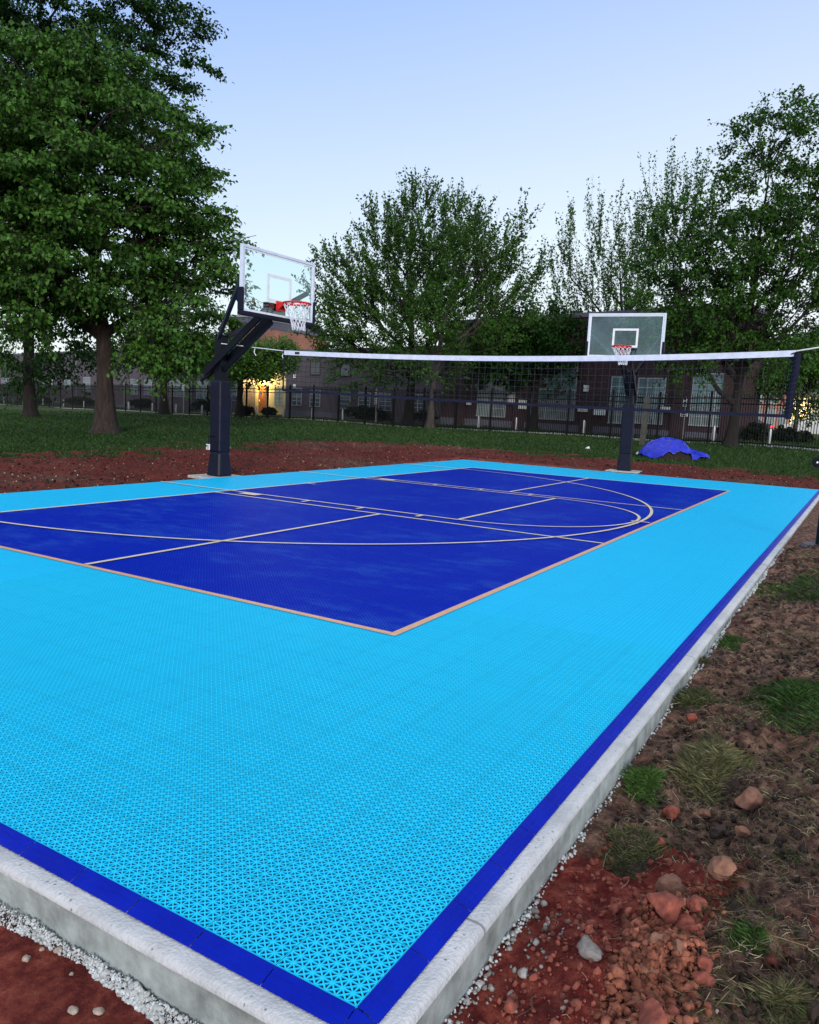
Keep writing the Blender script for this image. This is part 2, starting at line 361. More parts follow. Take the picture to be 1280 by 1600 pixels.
# cast concrete
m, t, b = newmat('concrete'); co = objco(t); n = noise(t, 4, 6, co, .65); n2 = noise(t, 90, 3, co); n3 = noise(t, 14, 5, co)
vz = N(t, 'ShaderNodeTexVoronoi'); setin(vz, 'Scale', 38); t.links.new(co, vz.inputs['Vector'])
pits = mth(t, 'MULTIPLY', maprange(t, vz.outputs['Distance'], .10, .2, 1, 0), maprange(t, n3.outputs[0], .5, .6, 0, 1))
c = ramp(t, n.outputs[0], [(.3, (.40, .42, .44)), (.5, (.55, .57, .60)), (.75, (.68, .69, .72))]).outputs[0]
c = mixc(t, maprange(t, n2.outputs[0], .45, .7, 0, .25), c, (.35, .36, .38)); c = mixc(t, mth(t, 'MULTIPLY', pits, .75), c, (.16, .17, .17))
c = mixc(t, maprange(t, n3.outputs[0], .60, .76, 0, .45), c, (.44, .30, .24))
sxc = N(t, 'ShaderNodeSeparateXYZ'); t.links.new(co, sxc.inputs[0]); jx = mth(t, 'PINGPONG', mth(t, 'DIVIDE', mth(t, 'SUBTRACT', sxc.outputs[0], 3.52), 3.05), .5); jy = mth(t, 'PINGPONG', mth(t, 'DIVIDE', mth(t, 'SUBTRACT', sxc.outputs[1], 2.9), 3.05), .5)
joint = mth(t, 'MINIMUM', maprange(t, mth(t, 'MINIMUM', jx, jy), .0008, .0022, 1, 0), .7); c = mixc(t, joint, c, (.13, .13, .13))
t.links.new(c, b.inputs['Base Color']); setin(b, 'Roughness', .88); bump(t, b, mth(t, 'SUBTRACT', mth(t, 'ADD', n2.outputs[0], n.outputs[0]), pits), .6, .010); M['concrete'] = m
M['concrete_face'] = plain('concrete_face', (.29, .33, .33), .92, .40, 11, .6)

# ground: red clay / dark topsoil / lawn, driven by masks stored on the sheet
m, t, b = newmat('ground'); co = objco(t)
ag = N(t, 'ShaderNodeAttribute'); ag.attribute_name = 'grass'; ar = N(t, 'ShaderNodeAttribute'); ar.attribute_name = 'red'
nA = noise(t, 1.3, 8, co, .65); nB = noise(t, 14, 8, co, .7); nC = noise(t, 60, 4, co, .7); nG = noise(t, .55, 6, co, .6)
mpg = N(t, 'ShaderNodeMapping'); mpg.inputs['Rotation'].default_value = (0, 0, math.radians(-60)); mpg.inputs['Scale'].default_value = (.22, 1.4, 1); t.links.new(co, mpg.inputs[0])
nS = noise(t, .9, 6, mpg.outputs[0], .7)
clay = ramp(t, nB.outputs[0], [(.25, (.050, .008, .009)), (.45, (.19, .028, .024)), (.60, (.38, .085, .058)), (.78, (.54, .21, .14))]).outputs[0]
clay = mixc(t, maprange(t, nC.outputs[0], .54, .68, 0, .4), clay, (.055, .012, .012)); clay = mixc(t, maprange(t, nC.outputs[0], .30, .42, .4, 0), clay, (.42, .15, .09))  # dark specks paint the small shadows between clay lumps
clay = mixc(t, maprange(t, nA.outputs[0], .36, .60, .42, 0), clay, (.085, .020, .018))
soil = ramp(t, nB.outputs[0], [(.3, (.020, .010, .008)), (.46, (.13, .066, .050)), (.58, (.30, .175, .125)), (.74, (.50, .34, .23))]).outputs[0]
soil = mixc(t, maprange(t, nC.outputs[0], .54, .68, 0, .7), soil, (.21, .165, .125)); soil = mixc(t, maprange(t, nC.outputs[0], .32, .44, .7, 0), soil, (.010, .007, .007))
lawn = ramp(t, nB.outputs[0], [(.25, (.010, .022, .004)), (.5, (.034, .064, .011)), (.75, (.095, .130, .03))]).outputs[0]
lawn = mixc(t, maprange(t, nS.outputs[0], .52, .72, 0, .5), lawn, (.055, .08, .035)); lawn = mixc(t, maprange(t, nG.outputs[0], .60, .78, 0, .35), lawn, (.10, .085, .04))
edge = mth(t, 'ADD', ag.outputs['Fac'], mth(t, 'MULTIPLY', mth(t, 'SUBTRACT', nB.outputs[0], .5), .9))
base = mixc(t, maprange(t, mth(t, 'ADD', ar.outputs['Fac'], mth(t, 'MULTIPLY', mth(t, 'SUBTRACT', nB.outputs[0], .5), .7)), .35, .65), soil, clay)
am = N(t, 'ShaderNodeAttribute'); am.attribute_name = 'mulch'; base = mixc(t, mth(t, 'MULTIPLY', am.outputs['Fac'], .75), base, mixc(t, 1.0, base, (.30, .24, .24), 'MULTIPLY'))
c = mixc(t, maprange(t, edge, .38, .62), base, lawn); t.links.new(c, b.inputs['Base Color']); setin(b, 'Roughness', .95); setin(b, 'Specular IOR Level', .15)
hh = mth(t, 'ADD', nB.outputs[0], mth(t, 'MULTIPLY', nC.outputs[0], .4)); bump(t, b, hh, 1.0, .05); M['ground'] = m
# clods
M['clod_red'] = plain('clod_red', (.25, .066, .044), .95, .5, 22, .9); M['clod_tan'] = plain('clod_tan', (.24, .115, .075), .95, .4, 26, .9); M['clod_heap'] = plain('clod_heap', (.25, .088, .055), .95, .60, 18, .9, 0, .2, .5); M['clod_dim'] = plain('clod_dim', (.070, .020, .016), .95, .5, 18, .9, 0, .2, .7); M['clod_dark'] = plain('clod_dark', (.045, .031, .027), .95, .5, 22, .9, 0, .2, .5)
# tarp
m, t, b = newmat('tarp'); co = objco(t); n = noise(t, 3, 5, co); t.links.new(ramp(t, n.outputs[0], [(.3, (.004, .010, .34)), (.7, (.008, .028, .60))]).outputs[0], b.inputs['Base Color']); setin(b, 'Roughness', .32); bump(t, b, n.outputs[0], .3, .04); M['tarp'] = m

# ================================================================== THE SETTING
def axis(parts):
    out = []
    for a, b, st in parts: out += list(np.arange(a, b - 1e-6, st))
    return np.array(out + [parts[-1][1]])
gx = axis([(-600, -100, 50), (-100, -20, 8), (-20, -1.4, .6), (-1.4, 4, .03), (4, 8, .05), (8, 40, .25), (40, 140, 1.2), (140, 300, 10), (300, 1500, 100)])
gy = axis([(-900, -100, 80), (-100, -20, 5), (-20, -5, .7), (-5, -2, .12), (-2, 2.4, .03), (2.4, 9, .2), (9, 45, .25), (45, 140, 1.2), (140, 300, 10), (300, 1500, 100)])
XX, YY = np.meshgrid(gx, gy); xf_, yf_ = XX.ravel(), YY.ravel()
zf_ = ground(xf_, yf_); nx, ny = len(gx), len(gy)
idx = np.arange(nx * ny).reshape(ny, nx)
Fq = np.stack([idx[:-1, :-1], idx[:-1, 1:], idx[1:, 1:], idx[1:, :-1]], -1).reshape(-1, 4)
me = quadmesh('ground', np.stack([xf_, yf_, zf_], 1), Fq)
out_ = np.maximum(np.maximum(-xf_, xf_ - LX), np.maximum(-yf_, yf_ - LY))
nz = fbm(xf_ * .6, yf_ * .6, 31, 4) - .5
nz2 = fbm(xf_ * 2.3, yf_ * 2.3, 35, 4) - .5
gfar = smooth(-1.6, 1.6, bandout(xf_, yf_) + nz * 4.5 + nz2 * 5)
patch = np.zeros_like(xf_)
for (u, v, r) in [(1255, 1090, .38), (1165, 1470, .10), (1120, 1190, .18), (1005, 1225, .10), (1250, 925, .5), (1230, 1340, .06), (1270, 720, 3)]:
    p = hit(u, v); patch = np.maximum(patch, smooth(r * 1.5, r * .4, np.hypot(xf_ - p[0], (yf_ - p[1]) * 1.4) + nz * r * 1.2))
gright = smooth(-2.2, -4.5, yf_ + nz * 3)
gnear = smooth(-6, -9, xf_ + nz * 4)
grass_ = np.clip(np.maximum.reduce([gfar, patch * .95, gright, gnear]), 0, 1)
red_ = np.where(yf_ > -.05, 1.0, 0.0) * (.62 + nz * .6) + .38 * smooth(0.05, -.05, xf_)
redr = smooth(1.75, 1.15, xf_ + nz * 1.0 - smooth(-.2, -.5, yf_) * .1) * smooth(-.84, -.62, yf_ - nz * .4)
spots = .62 * smooth(.50, .74, fbm(xf_ * 1.9, yf_ * 1.9, 44, 3))
red_ = np.clip(np.maximum(red_, np.maximum(redr * .95, spots * .65)), 0, 1)
mulch_ = smooth(.0, .35, np.maximum(xf_ - LX, yf_ - LY)) * (.75 + .5 * nz2 + .6 * nz)
for nm, arr in (('grass', grass_), ('red', red_), ('mulch', np.clip(mulch_, 0, 1))):
    at_ = me.attributes.new(nm, 'FLOAT', 'POINT'); at_.data.foreach_set('value', arr.astype(np.float32))
tag(link('ground', me, M['ground'], smooth_=True), kind='structure')
def grass_at(x, y):
    o = max(x - LX - 5.6, y - LY - 7.2) + (float(fbm(np.array(x * .6), np.array(y * .6), 31, 4)) - .5) * 4.5
    return o

# concrete slab with a rounded lip
def rect_ring(d, z, wob=0, dshort=0):
    pts = []
    n1, n2 = 75, 37
    for i in range(n1): pts.append((LX * i / n1, 0, 0, -1))
    for i in range(n2): pts.append((LX, LY * i / n2, 1, 0))
    for i in range(n1): pts.append((LX * (1 - i / n1), LY, 0, 1))
    for i in range(n2): pts.append((0, LY * (1 - i / n2), -1, 0))
    r = []
    for i, (x, y, ax, ay) in enumerate(pts):
        if i == 0: ax, ay = -1, -1
        if i == n1: ax, ay = 1, -1
        if i == n1 + n2: ax, ay = 1, 1
        if i == 2 * n1 + n2: ax, ay = -1, 1
        e = d + random.uniform(-wob, wob) + (dshort if ax == -1 and ay == 0 else 0)
        r.append((x + ax * e, y + ay * e, z + random.uniform(-wob, wob) * .5))
    return r
prof_old = [(-.5, -.020, 0), (.055, -.020, 0), (.100, -.020, .001), (.118, -.023, .001), (.130, -.031, .0015), (.137, -.043, .0015), (.139, -.060, .002), (.138, -.074, .002), (.131, -.080, .002), (.129, -.12, .003), (.128, -.20, .004), (.128, -.45, 0)]
prof = [(-.5, -.020, 0, 0), (.060, -.020, 0, 0), (.097, -.020, .001, .0), (.109, -.0225, .0012, .0), (.117, -.028, .0015, .0), (.120, -.034, .0015, .001), (.1215, -.040, .002, .001), (.122, -.043, .002, .0), (.122, -.046, .002, -.006), (.123, -.12, .003, -.008), (.124, -.20, .004, -.008), (.124, -.45, 0, -.008)]
s = MB(); s.loft([rect_ring(*p) for p in prof])
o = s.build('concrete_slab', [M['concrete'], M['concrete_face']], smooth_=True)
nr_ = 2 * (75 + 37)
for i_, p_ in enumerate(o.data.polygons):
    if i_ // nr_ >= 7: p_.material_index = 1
es = o.modifiers.new('split', 'EDGE_SPLIT'); es.split_angle = math.radians(50); tag(o, kind='structure')
# tiled field: dark playing field framed by the light border
IX0, IX1, IY0, IY1 = 2.66, 16.07, 1.55, 7.60
TS = .25; NXT, NYT = 14, 18                             # tiles near the corner get their open ribs modelled
def lattice():
    w_ = .074; q = w_ / math.tan(math.radians(22.5)); tri = np.array([[0, 0], [1, 0], [.5, .5]]); ins = np.array([[q, w_], [1 - q, w_], [.5, .5 - w_ * 1.4142]])
    Vc = []; Fc = []
    for k in range(4):
        c_, s_ = math.cos(k * math.pi / 2), math.sin(k * math.pi / 2); rot = lambda P: (P - .5) @ np.array([[c_, s_], [-s_, c_]]) + .5
        T_, I_ = rot(tri), rot(ins); n0 = len(Vc)
        Vc += [(*p, 0) for p in T_] + [(*p, 0) for p in I_] + [(*p, -.0036) for p in I_]
        for i in range(3): j = (i + 1) % 3; Fc += [(n0 + i, n0 + j, n0 + 3 + j, n0 + 3 + i), (n0 + 3 + i, n0 + 3 + j, n0 + 6 + j, n0 + 6 + i)]
    Vc = np.array(Vc); Fc = np.array(Fc); cell = TP * (TS - 0.0016) / TS; off = []
    for i in range(NXT):
        for j in range(NYT):
            if (j + 1) * TS > IY0 + .21 and (i + 1) * TS > IX0 + .1: continue
            for a in range(8):
                for b in range(8):
                    x, y = i * TS + (.0008) + a * cell, j * TS + .0008 + b * cell
                    if y + cell > IY0 - .02 and x + cell > IX0 - .02: continue
                    off.append((x, y))
    off = np.array(off); n = len(off); V = np.empty((n, len(Vc), 3)); V[:, :, :2] = Vc[None, :, :2] * cell + off[:, None]; V[:, :, 2] = Vc[None, :, 2]
    F = (Fc[None] + (np.arange(n) * len(Vc))[:, None, None]).reshape(-1, 4); return V.reshape(-1, 3), F
V, F = lattice(); o = link('court_tiles', quadmesh('court_tiles', V, F), [M['tile_rib'], M['tile_wall']]); tag(o, kind='structure')
o.data.polygons.foreach_set('material_index', np.tile(np.array([0, 1] * 12, np.int32), len(F) // 24))
s = MB(); GX, GY = NXT * TS, NYT * TS
s.box((0, 0, -.0195), (GX, IY0 - .02, -.0100)); s.box((0, IY0 - .02, -.0195), (IX0 - .02, GY, -.0100)); tag(s.build('court_hole_shade', M['hole_shade']), kind='structure')  # dark sheet standing in for the open shade below the ribs
s = MB(); s.box((.0, -.0009, -.016), (GX, -.0001, 0)); s.box((-.0009, 0, -.016), (-.0001, GY, 0)); tag(s.build('court_rim', M['tile_rib']), kind='structure')
s = MB()
for a, b in (((GX, 0), (LX, IY0 - .02)), ((0, IY1), (LX, LY)), ((0, GY), (IX0 - .02, IY1)), ((IX1, IY0), (LX, IY1)), ((IX0 - .02, IY0 - .02), (IX1, IY0)), ((IX0 - .02, IY0), (IX0, IY1)), ((IX1, IY0 - .02), (LX, IY0))):
    s.box((a[0], a[1], -.016), (b[0], b[1], 0))
s.box((IX0 - .0204, IY0 - .075, -.0095), (GX, IY0 - .0205, -.0012)); s.box((IX0 - .075, IY0 - .075, -.0095), (IX0 - .0205, GY, -.0012))
tag(s.build('court_border', M['tile_light']), kind='structure')
s = MB(); s.box((IX0, IY0, -.015), (IX1, IY1, .0005)); tag(s.build('court_field', M['tile_royal']), kind='structure')
# ramped edging, one moulded piece per tile
s = MB(); EW = .062
def edge_piece(p0, p1, nx_, ny_):
    a = [(0, 0), (.018, -.002), (.020, -.0045), (.038, -.007), (.040, -.0095), (EW, -.0155)]
    V = []
    for q in (p0, p1): V += [(q[0] + nx_ * d, q[1] + ny_ * d, z - .0008) for d, z in a]
    s.add(V, [(i, i + 1, 6 + i + 1, 6 + i) for i in range(5)])
for i in range(75):
    a, b = LX * i / 75 + .0012, LX * (i + 1) / 75 - .0012
    edge_piece((b, -.001), (a, -.001), 0, -1); edge_piece((a, LY + .001), (b, LY + .001), 0, 1)
for i in range(37):
    a, b = LY * i / 37 + .0012, LY * (i + 1) / 37 - .0012
    edge_piece((-.001, a), (-.001, b), -1, 0); edge_piece((LX + .001, b), (LX + .001, a), 1, 0)
for cx, cy, sx_, sy_ in ((0, 0, -1, -1), (LX, 0, 1, -1), (LX, LY, 1, 1), (0, LY, -1, 1)):
    s.add([(cx, cy, -.002), (cx + sx_ * EW, cy, -.0155), (cx + sx_ * EW, cy + sy_ * EW, -.0175), (cx, cy + sy_ * EW, -.0155)], [(0, 1, 2, 3) if sx_ * sy_ > 0 else (3, 2, 1, 0)])
tag(s.build('court_edging', M['edge_royal']), kind='structure')
# painted lines
zl = [.004]
def nextz(): zl[0] += .0007; return zl[0]
def lrect(s, x0, y0, x1, y1):
    z = nextz(); s.add([(x0, y0, z), (x1, y0, z), (x1, y1, z), (x0, y1, z)], [(0, 1, 2, 3)])
def larc(s, cx, cy, r, a0, a1, wd, n=96):
    z = nextz(); V = []
    for i in range(n + 1):
        a = a0 + (a1 - a0) * i / n
        for rr in (r - wd / 2, r + wd / 2): V.append((cx + math.cos(a) * rr, cy + math.sin(a) * rr, z))
    s.add(V, [(2 * i, 2 * i + 1, 2 * i + 3, 2 * i + 2) for i in range(n)])
p = MB(); W5 = .05
lrect(p, IX0 - .03, IY0 - .03, IX1 + .03, IY0 + .025); lrect(p, IX0 - .03, IY0 + .025, IX0 + .025, IY1 + .03)
tag(p.build('court_lines', M['line_peach']), kind='structure'); p = MB()
lrect(p, IX0 + .025, IY1 - .025, IX1 + .03, IY1 + .03); lrect(p, IX1 - .025, IY0 + .025, IX1 + .03, IY1 - .025)  # far boundary painted paler, its grazing reflection put into the colour
KX0, KX1, MY = 7.20, 11.47, 4.575
lrect(p, KX0 - .025, IY0 + .02, KX0 + .025, IY1 - .02); lrect(p, KX1 - .025, IY0 + .02, KX1 + .025, IY1 - .02)
lrect(p, IX0 + .02, MY - .025, KX0 - .02, MY + .025); lrect(p, KX1 + .02, MY - .025, IX1 - .02, MY + .025)
tag(p.build('pale_court_lines', M['line_white']), kind='structure')
q = MB(); HC = (9.36, 7.72)
lx0, lx1, FT = 7.55, 11.19, 3.60
lrect(q, lx0 - .025, FT, lx0 + .025, LY); lrect(q, lx1 - .025, FT, lx1 + .025, LY); lrect(q, lx0, FT - .025, lx1, FT + .025)
larc(q, (lx0 + lx1) / 2, FT, (lx1 - lx0) / 2, math.pi, 2 * math.pi, .042)
larc(q, HC[0], HC[1], 6.0, math.pi, 2 * math.pi, .046, 160)
lrect(q, HC[0] - 6.03, HC[1], HC[0] - 5.97, LY); lrect(q, HC[0] + 5.97, HC[1], HC[0] + 6.03, LY)
for sgn, lx in ((-1, lx0), (1, lx1)):
    for yy, hw in ((7.06, .17), (6.0, .028), (5.05, .028), (4.10, .028)):
        a, b = sorted((lx + sgn * .025, lx + sgn * .22)); lrect(q, a, yy - hw, b, yy + hw)
lrect(q, 9.33, IY0 + .025, 9.38, IY0 + .28); lrect(q, 9.33, IY1 - .28, 9.38, IY1 - .025)
tag(q.build('court_markings', M['line_white']), kind='structure')

# pavement beyond the fence
def fence_depth(u): return 1 / (.0118 + 1.47e-5 * u)
fa, fb = plan(-70, fence_depth(-70)), plan(1400, fence_depth(1400))
fdir = (fb - fa) / np.linalg.norm(fb - fa); fnorm = np.array([-fdir[1], fdir[0]])
if fnorm @ FW < 0: fnorm = -fnorm
flen = np.linalg.norm(fb - fa)
s = MB(); V = []; K = 120
for i in range(K + 1):
    c = fa - fdir * 30 + fdir * (flen + 60) * i / K
    for d, dz in ((.7, -.2), (.72, .03), (2.5, .03), (2.52, -.2)):
        q_ = c + fnorm * d; V.append((q_[0], q_[1], gz(*(c + fnorm * 1.6)) + dz))
s.add(V, [(4 * i + j, 4 * i + j + 1, 4 * i + j + 5, 4 * i + j + 4) for i in range(K) for j in range(3)])
tag(s.build('sidewalk', M['sidewalk']), kind='structure')

# ------------------------------------------------------------------ iron fence: posts and picket panels are its parts
fz = math.atan2(fdir[1], fdir[0])
fence = thing('iron_fence', 'long black iron picket fence along the far side of the lawn', 'fence', (fa[0], fa[1], 0), fz)
nb = int(flen / 2.4); FH = 2.25
for i in range(nb + 1):
    c = fa + fdir * 2.4 * i; z = gz(*c)
    s = MB(); s.box((2.4 * i - .04, -.04, z - .2), (2.4 * i + .04, .04, z + FH + .08)); s.add([(2.4 * i - .05, -.05, z + FH + .08), (2.4 * i + .05, -.05, z + FH + .08), (2.4 * i + .05, .05, z + FH + .08), (2.4 * i - .05, .05, z + FH + .08), (2.4 * i, 0, z + FH + .16)], [(0, 1, 4), (1, 2, 4), (2, 3, 4), (3, 0, 4), (3, 2, 1, 0)])
    s.build('post', M['fence_black'], fence)
    if i == nb: break
    z2 = gz(*(c + fdir * 2.4)); s = MB()
    for h in (.14, FH - .42, FH - .18): s.beam((2.4 * i + .04, 0, z + h), (2.4 * (i + 1) - .04, 0, z2 + h), .04, .055)
    for k in range(1, 22):
        x = 2.4 * i + 2.4 * k / 22; zz = z + (z2 - z) * k / 22
        s.box((x - .013, -.013, zz + .05), (x + .013, .013, zz + FH)); s.add([(x - .01, -.01, zz + FH), (x + .01, -.01, zz + FH), (x + .01, .01, zz + FH), (x - .01, .01, zz + FH), (x, 0, zz + FH + .05)], [(0, 1, 4), (1, 2, 4), (2, 3, 4), (3, 0, 4)])
    s.build('picket_panel', M['fence_black'], fence)

# white bollards beyond the pavement
s = MB(); s.tube([(0, 0, -.15), (0, 0, .70), (0, 0, .78), (0, 0, .80)], [.075, .07, .055, .02], 10)
bm_ = s.mesh('bollard')
for k, u in enumerate([6, 36, 67, 99, 131, 201, 238, 275, 316, 401, 443, 489, 536, 588, 640, 749, 808, 914, 1117, 1205]):
    dd = fence_depth(u) + 4.2; P = plan(u, dd)
    o = link('bollard', bm_, [] if k else M['white_paint'], None, (P[0], P[1], gz(*P)), True)
    tag(o, 'short white bollard in the row on the grass behind the iron fence', 'bollard', 'white bollards behind the fence')

# ================================================================== BASKETBALL HOOPS
def hoop(label, loc, rz, tagged, skew=0):
    t = thing('basketball_hoop', label, 'basketball hoop', loc, rz, 'basketball hoops at the court')
    s = MB(); s.box((-.42, -.40, -.5), (.42, .40, -.012)); s.build('footing', M['footing'], t, bevel=.012)
    s = MB(); s.box((-.09, -.09, 0), (.09, .09, 2.54)); s.box((-.105, -.105, 2.54), (.105, .105, 2.56)); s.build('pole', M['black_metal'], t, bevel=.01)
    sec = []
    for z, a in ((.42, .132), (.46, .142), (.9, .140), (1.3, .144), (1.70, .140), (1.74, .128)):
        c = .02; sec.append([(a - c, -a, z), (a, -a + c, z), (a, a - c, z), (a - c, a, z), (-a + c, a, z), (-a, a - c, z), (-a, -a + c, z), (-a + c, -a, z)])
    s = MB(); s.loft(sec); pad = s.build('pole_padding', M['navy_pad'], t)
    s = MB()
    for z in (.62, 1.0, 1.45): s = MB(); s.box((-.146, -.146, z), (.146, .146, z + .006)); s.build('strap', M['black_metal'], pad)
    sec = []
    for z, a in ((.0, .176), (.03, .176), (.20, .160), (.40, .142), (.425, .134)):
        c = .03; sec.append([(a - c, -a, z), (a, -a + c, z), (a, a - c, z), (a - c, a, z), (-a + c, a, z), (-a, a - c, z), (-a, -a + c, z), (-a + c, -a, z)])
    s = MB(); s.loft(sec); s.build('base_cover', M['navy_pad'], t)
    for sx_ in (-1, 1):                                  # two parallel lift arms
        s = MB(); s.beam((sx_ * .12, .30, 1.88), (sx_ * .12, -1.36, 2.98), .04, .12); s.build('lift_arm', M['black_metal'], t)
    s = MB(); s.beam((0, .12, 1.80), (0, -1.34, 2.76), .06, .08); s.build('lift_arm', M['black_metal'], t)
    s = MB(); s.beam((0, .40, 1.80), (0, .10, 2.0), .07, .08); s.tube([(0, .38, 1.81), (0, .52, 1.72)], .022, 8); s.build('spring_cylinder', M['black_metal'], t)
    for sx_ in (-1, 1):
        s = MB(); s.beam((sx_ * .06, .02, 2.50), (sx_ * .84, -1.44, 3.36), .06, .075); s.build('brace', M['strut_metal'], t)
    s = MB(); s.box((-.24, -1.44, 2.86), (.24, -1.36, 3.06)); s.box((-.30, -1.445, 2.80), (.30, -1.40, 2.87)); s.build('mounting_bracket', M['black_metal'], t)
    # board
    B0, B1, BW, y0, y1 = 2.80, 3.87, .915, -1.52, -1.46
    s = MB(); f = .045
    s.box((-BW, y0, B1 - f), (BW, y1, B1)); s.box((-BW, y0, B0), (BW, y1, B0 + f)); s.box((-BW, y0, B0 + f), (-BW + f, y1, B1 - f)); s.box((BW - f, y0, B0 + f), (BW, y1, B1 - f))
    fr = s.build('board_frame', M['white_frame'], t, bevel=.004)
    s = MB(); s.box((-BW + f, -1.502, B0 + f), (BW - f, -1.490, B1 - f)); s.build('board_glass', M['board_glass'], t)
    s = MB(); a, b, z0, z1, k = -.305, .305, 3.06, 3.51, .05; yy0, yy1 = -1.507, -1.503
    s.box((a, yy0, z1 - k), (b, yy1, z1)); s.box((a, yy0, z0), (b, yy1, z0 + k)); s.box((a, yy0, z0 + k), (a + k, yy1, z1 - k)); s.box((b - k, yy0, z0 + k), (b, yy1, z1 - k))
    # border stripe printed on the glass
    i0, i1, j0, j1, k2 = -BW + f, BW - f, B0 + f, B1 - f, .028
    s.box((i0, yy0, j1 - k2), (i1, yy1, j1)); s.box((i0, yy0, j0), (i1, yy1, j0 + k2)); s.box((i0, yy0, j0 + k2), (i0 + k2, yy1, j1 - k2)); s.box((i1 - k2, yy0, j0 + k2), (i1, yy1, j1 - k2))
    s.build('target_square', M['white_paint'], t)
    s = MB(); e = .02
    s.box((-BW - e, y0 - e, B0 - .035), (BW + e, y1 + e, B0 + .035)); s.box((-BW - e, y0 - e, B0 + .035), (-BW + .035, y1 + e, B0 + .40)); s.box((BW - .035, y0 - e, B0 + .035), (BW + e, y1 + e, B0 + .40))
    s.build('edge_padding', M['navy_pad'], t, bevel=.01)
    # rim
    ry = -1.52 - .15 - .225; s = MB()
    s.tube([(math.cos(a) * .225, ry + math.sin(a) * .225, 3.05) for a in np.linspace(0, 2 * math.pi, 33)[:-1]], .017, 8, closed=True)
    s.box((-.10, -1.545, 2.93), (.10, -1.522, 3.09)); s.add([(-.09, -1.545, 3.04), (.09, -1.545, 3.04), (.09, -1.545, 3.062), (-.09, -1.545, 3.062), (-.075, ry + .20, 3.04), (.075, ry + .20, 3.04), (.075, ry + .20, 3.06), (-.075, ry + .20, 3.06)], [(0, 1, 5, 4), (2, 3, 7, 6), (1, 2, 6, 5), (3, 0, 4, 7), (4, 5, 6, 7), (3, 2, 1, 0)])
    for sx_ in (-1, 1): s.add([(sx_ * .09, -1.545, 2.94), (sx_ * .09, -1.545, 3.045), (sx_ * .075, ry + .205, 3.045), (sx_ * .082, -1.545, 2.94), (sx_ * .082, -1.545, 3.045), (sx_ * .067, ry + .205, 3.045)], [(0, 1, 2), (5, 4, 3), (0, 2, 5, 3), (1, 0, 3, 4)])
    rim = s.build('rim', M['red_rim'], t)
    s = MB(); n = 12; lv = [(3.030, .222), (2.95, .195), (2.86, .16), (2.78, .125), (2.70, .105), (2.62, .10)]
    for i in range(n):
        for d in (.5, -.5):
            pts = []
            for j, (z, r) in enumerate(lv):
                a = 2 * math.pi * (i + d * (j % 2)) / n + (0.05 * j)
                pts.append((math.cos(a) * r + random.uniform(-.008, .008) + .012 * j, ry + math.sin(a) * r + random.uniform(-.008, .008), z + random.uniform(-.01, .01)))
            s.tube(pts, .0065, 4)
    s.build('net', M['cord'], rim)
    s = MB(); s.tube([(-.14, .02, .72), (-.27, .02, .72), (-.27, .02, .55), (-.34, .02, .55)], .012, 6); ck = s.build('crank_handle', M['black_metal'], t)
    if tagged:
        s = MB(); s.box((-.305, -.045, .48), (-.30 + .008, .045, .58)); s.build('hang_tag', M['sign_white'], ck)
        s = MB()
        for k in range(5): s.box((-.309, -.03, .495 + k * .015), (-.3052, .03 - .012 * (k % 2), .501 + k * .015))
        s.build('tag_print', M['sign_ink'], ck)
        s = MB(); s.tube([(-.94, -1.43, 3.72), (-1.01, -1.30, 3.90), (-.72, -1.62, 4.02)], .006, 5); s.build('loose_wire', M['grey_pole'], t)
    if skew:                                             # arms reach slightly sideways from the pole to the board
        for c_ in t.children_recursive:
            if c_.type == 'MESH':
                for v in c_.data.vertices: v.co.x += skew * min(1, max(0, (v.co.y + 1.36) / 1.36))
    return t
hoop('nearer navy padded basketball hoop at the left, side of its glass board towards us', (9.08, 9.48, 0), math.radians(-1), True, .17)
hoop('farther navy padded basketball hoop beside the blue tarp, board facing us above the net', (19.22, 4.64, .05), math.radians(-84), False)

# ================================================================== VOLLEYBALL NET AND ITS POST
NX = 9.30
def topz(y): 
    t = y / 8.05; return 2.345 + (2.30 - 2.345) * t - .40 * t * (1 - t) * (.9 - .15 * t)
def botz(y): 
    t = y / 8.05; return 1.535 + .07 * t - .10 * t * (1 - t)
vn = thing('volleyball_net', 'black volleyball net with white top tape strung across the court', 'volleyball net', (NX, 4.0, 0))
YS = np.linspace(0, 8.05, 82)
s = MB(); R_ = .0034
for y in YS: s.tube([(0, y - 4, botz(y)), (0, y - 4, topz(y))], R_, 4, caps=False)
for k in range(1, 8): s.tube([(0, y - 4, botz(y) + (topz(y) - botz(y)) * k / 8) for y in YS], R_, 4, caps=False)
s.build('mesh', M['net_cord'], vn)
def tape(name, f, z0, z1, mat, th=.008):
    s = MB(); sec = []
    for y in YS: sec.append([(-th, y - 4, f(y) + z0), (th, y - 4, f(y) + z0), (th, y - 4, f(y) + z1), (-th, y - 4, f(y) + z1)])
    s.loft(sec); return s.build(name, mat, vn)
tape('top_tape', topz, -.075, .0, M['tape_white']); tape('bottom_tape', botz, -.012, .028, M['tape_navy'])
s = MB(); s.box((-.012, 7.70 - 4, topz(7.7) - .055), (-.0085, 7.80 - 4, topz(7.7) - .015)); s.build('tape_label', M['sign_ink'], vn)
s = MB(); pts = [(0, .0 - 4, botz(0) - .03), (0.01, .01 - 4, 1.8), (0, -.02 - 4, 2.1), (0, -.02 - 4, topz(0) - .03)]; s.tube(pts, [.035, .045, .045, .04], 8)
for k in range(14): 
    z = 1.56 + k * .055; s.tube([(math.cos(a) * .05, math.sin(a) * .05 - 4, z + a * .012) for a in np.linspace(0, 6.2, 9)], .007, 4)
s.build('side_sleeve', M['tape_navy'], vn)
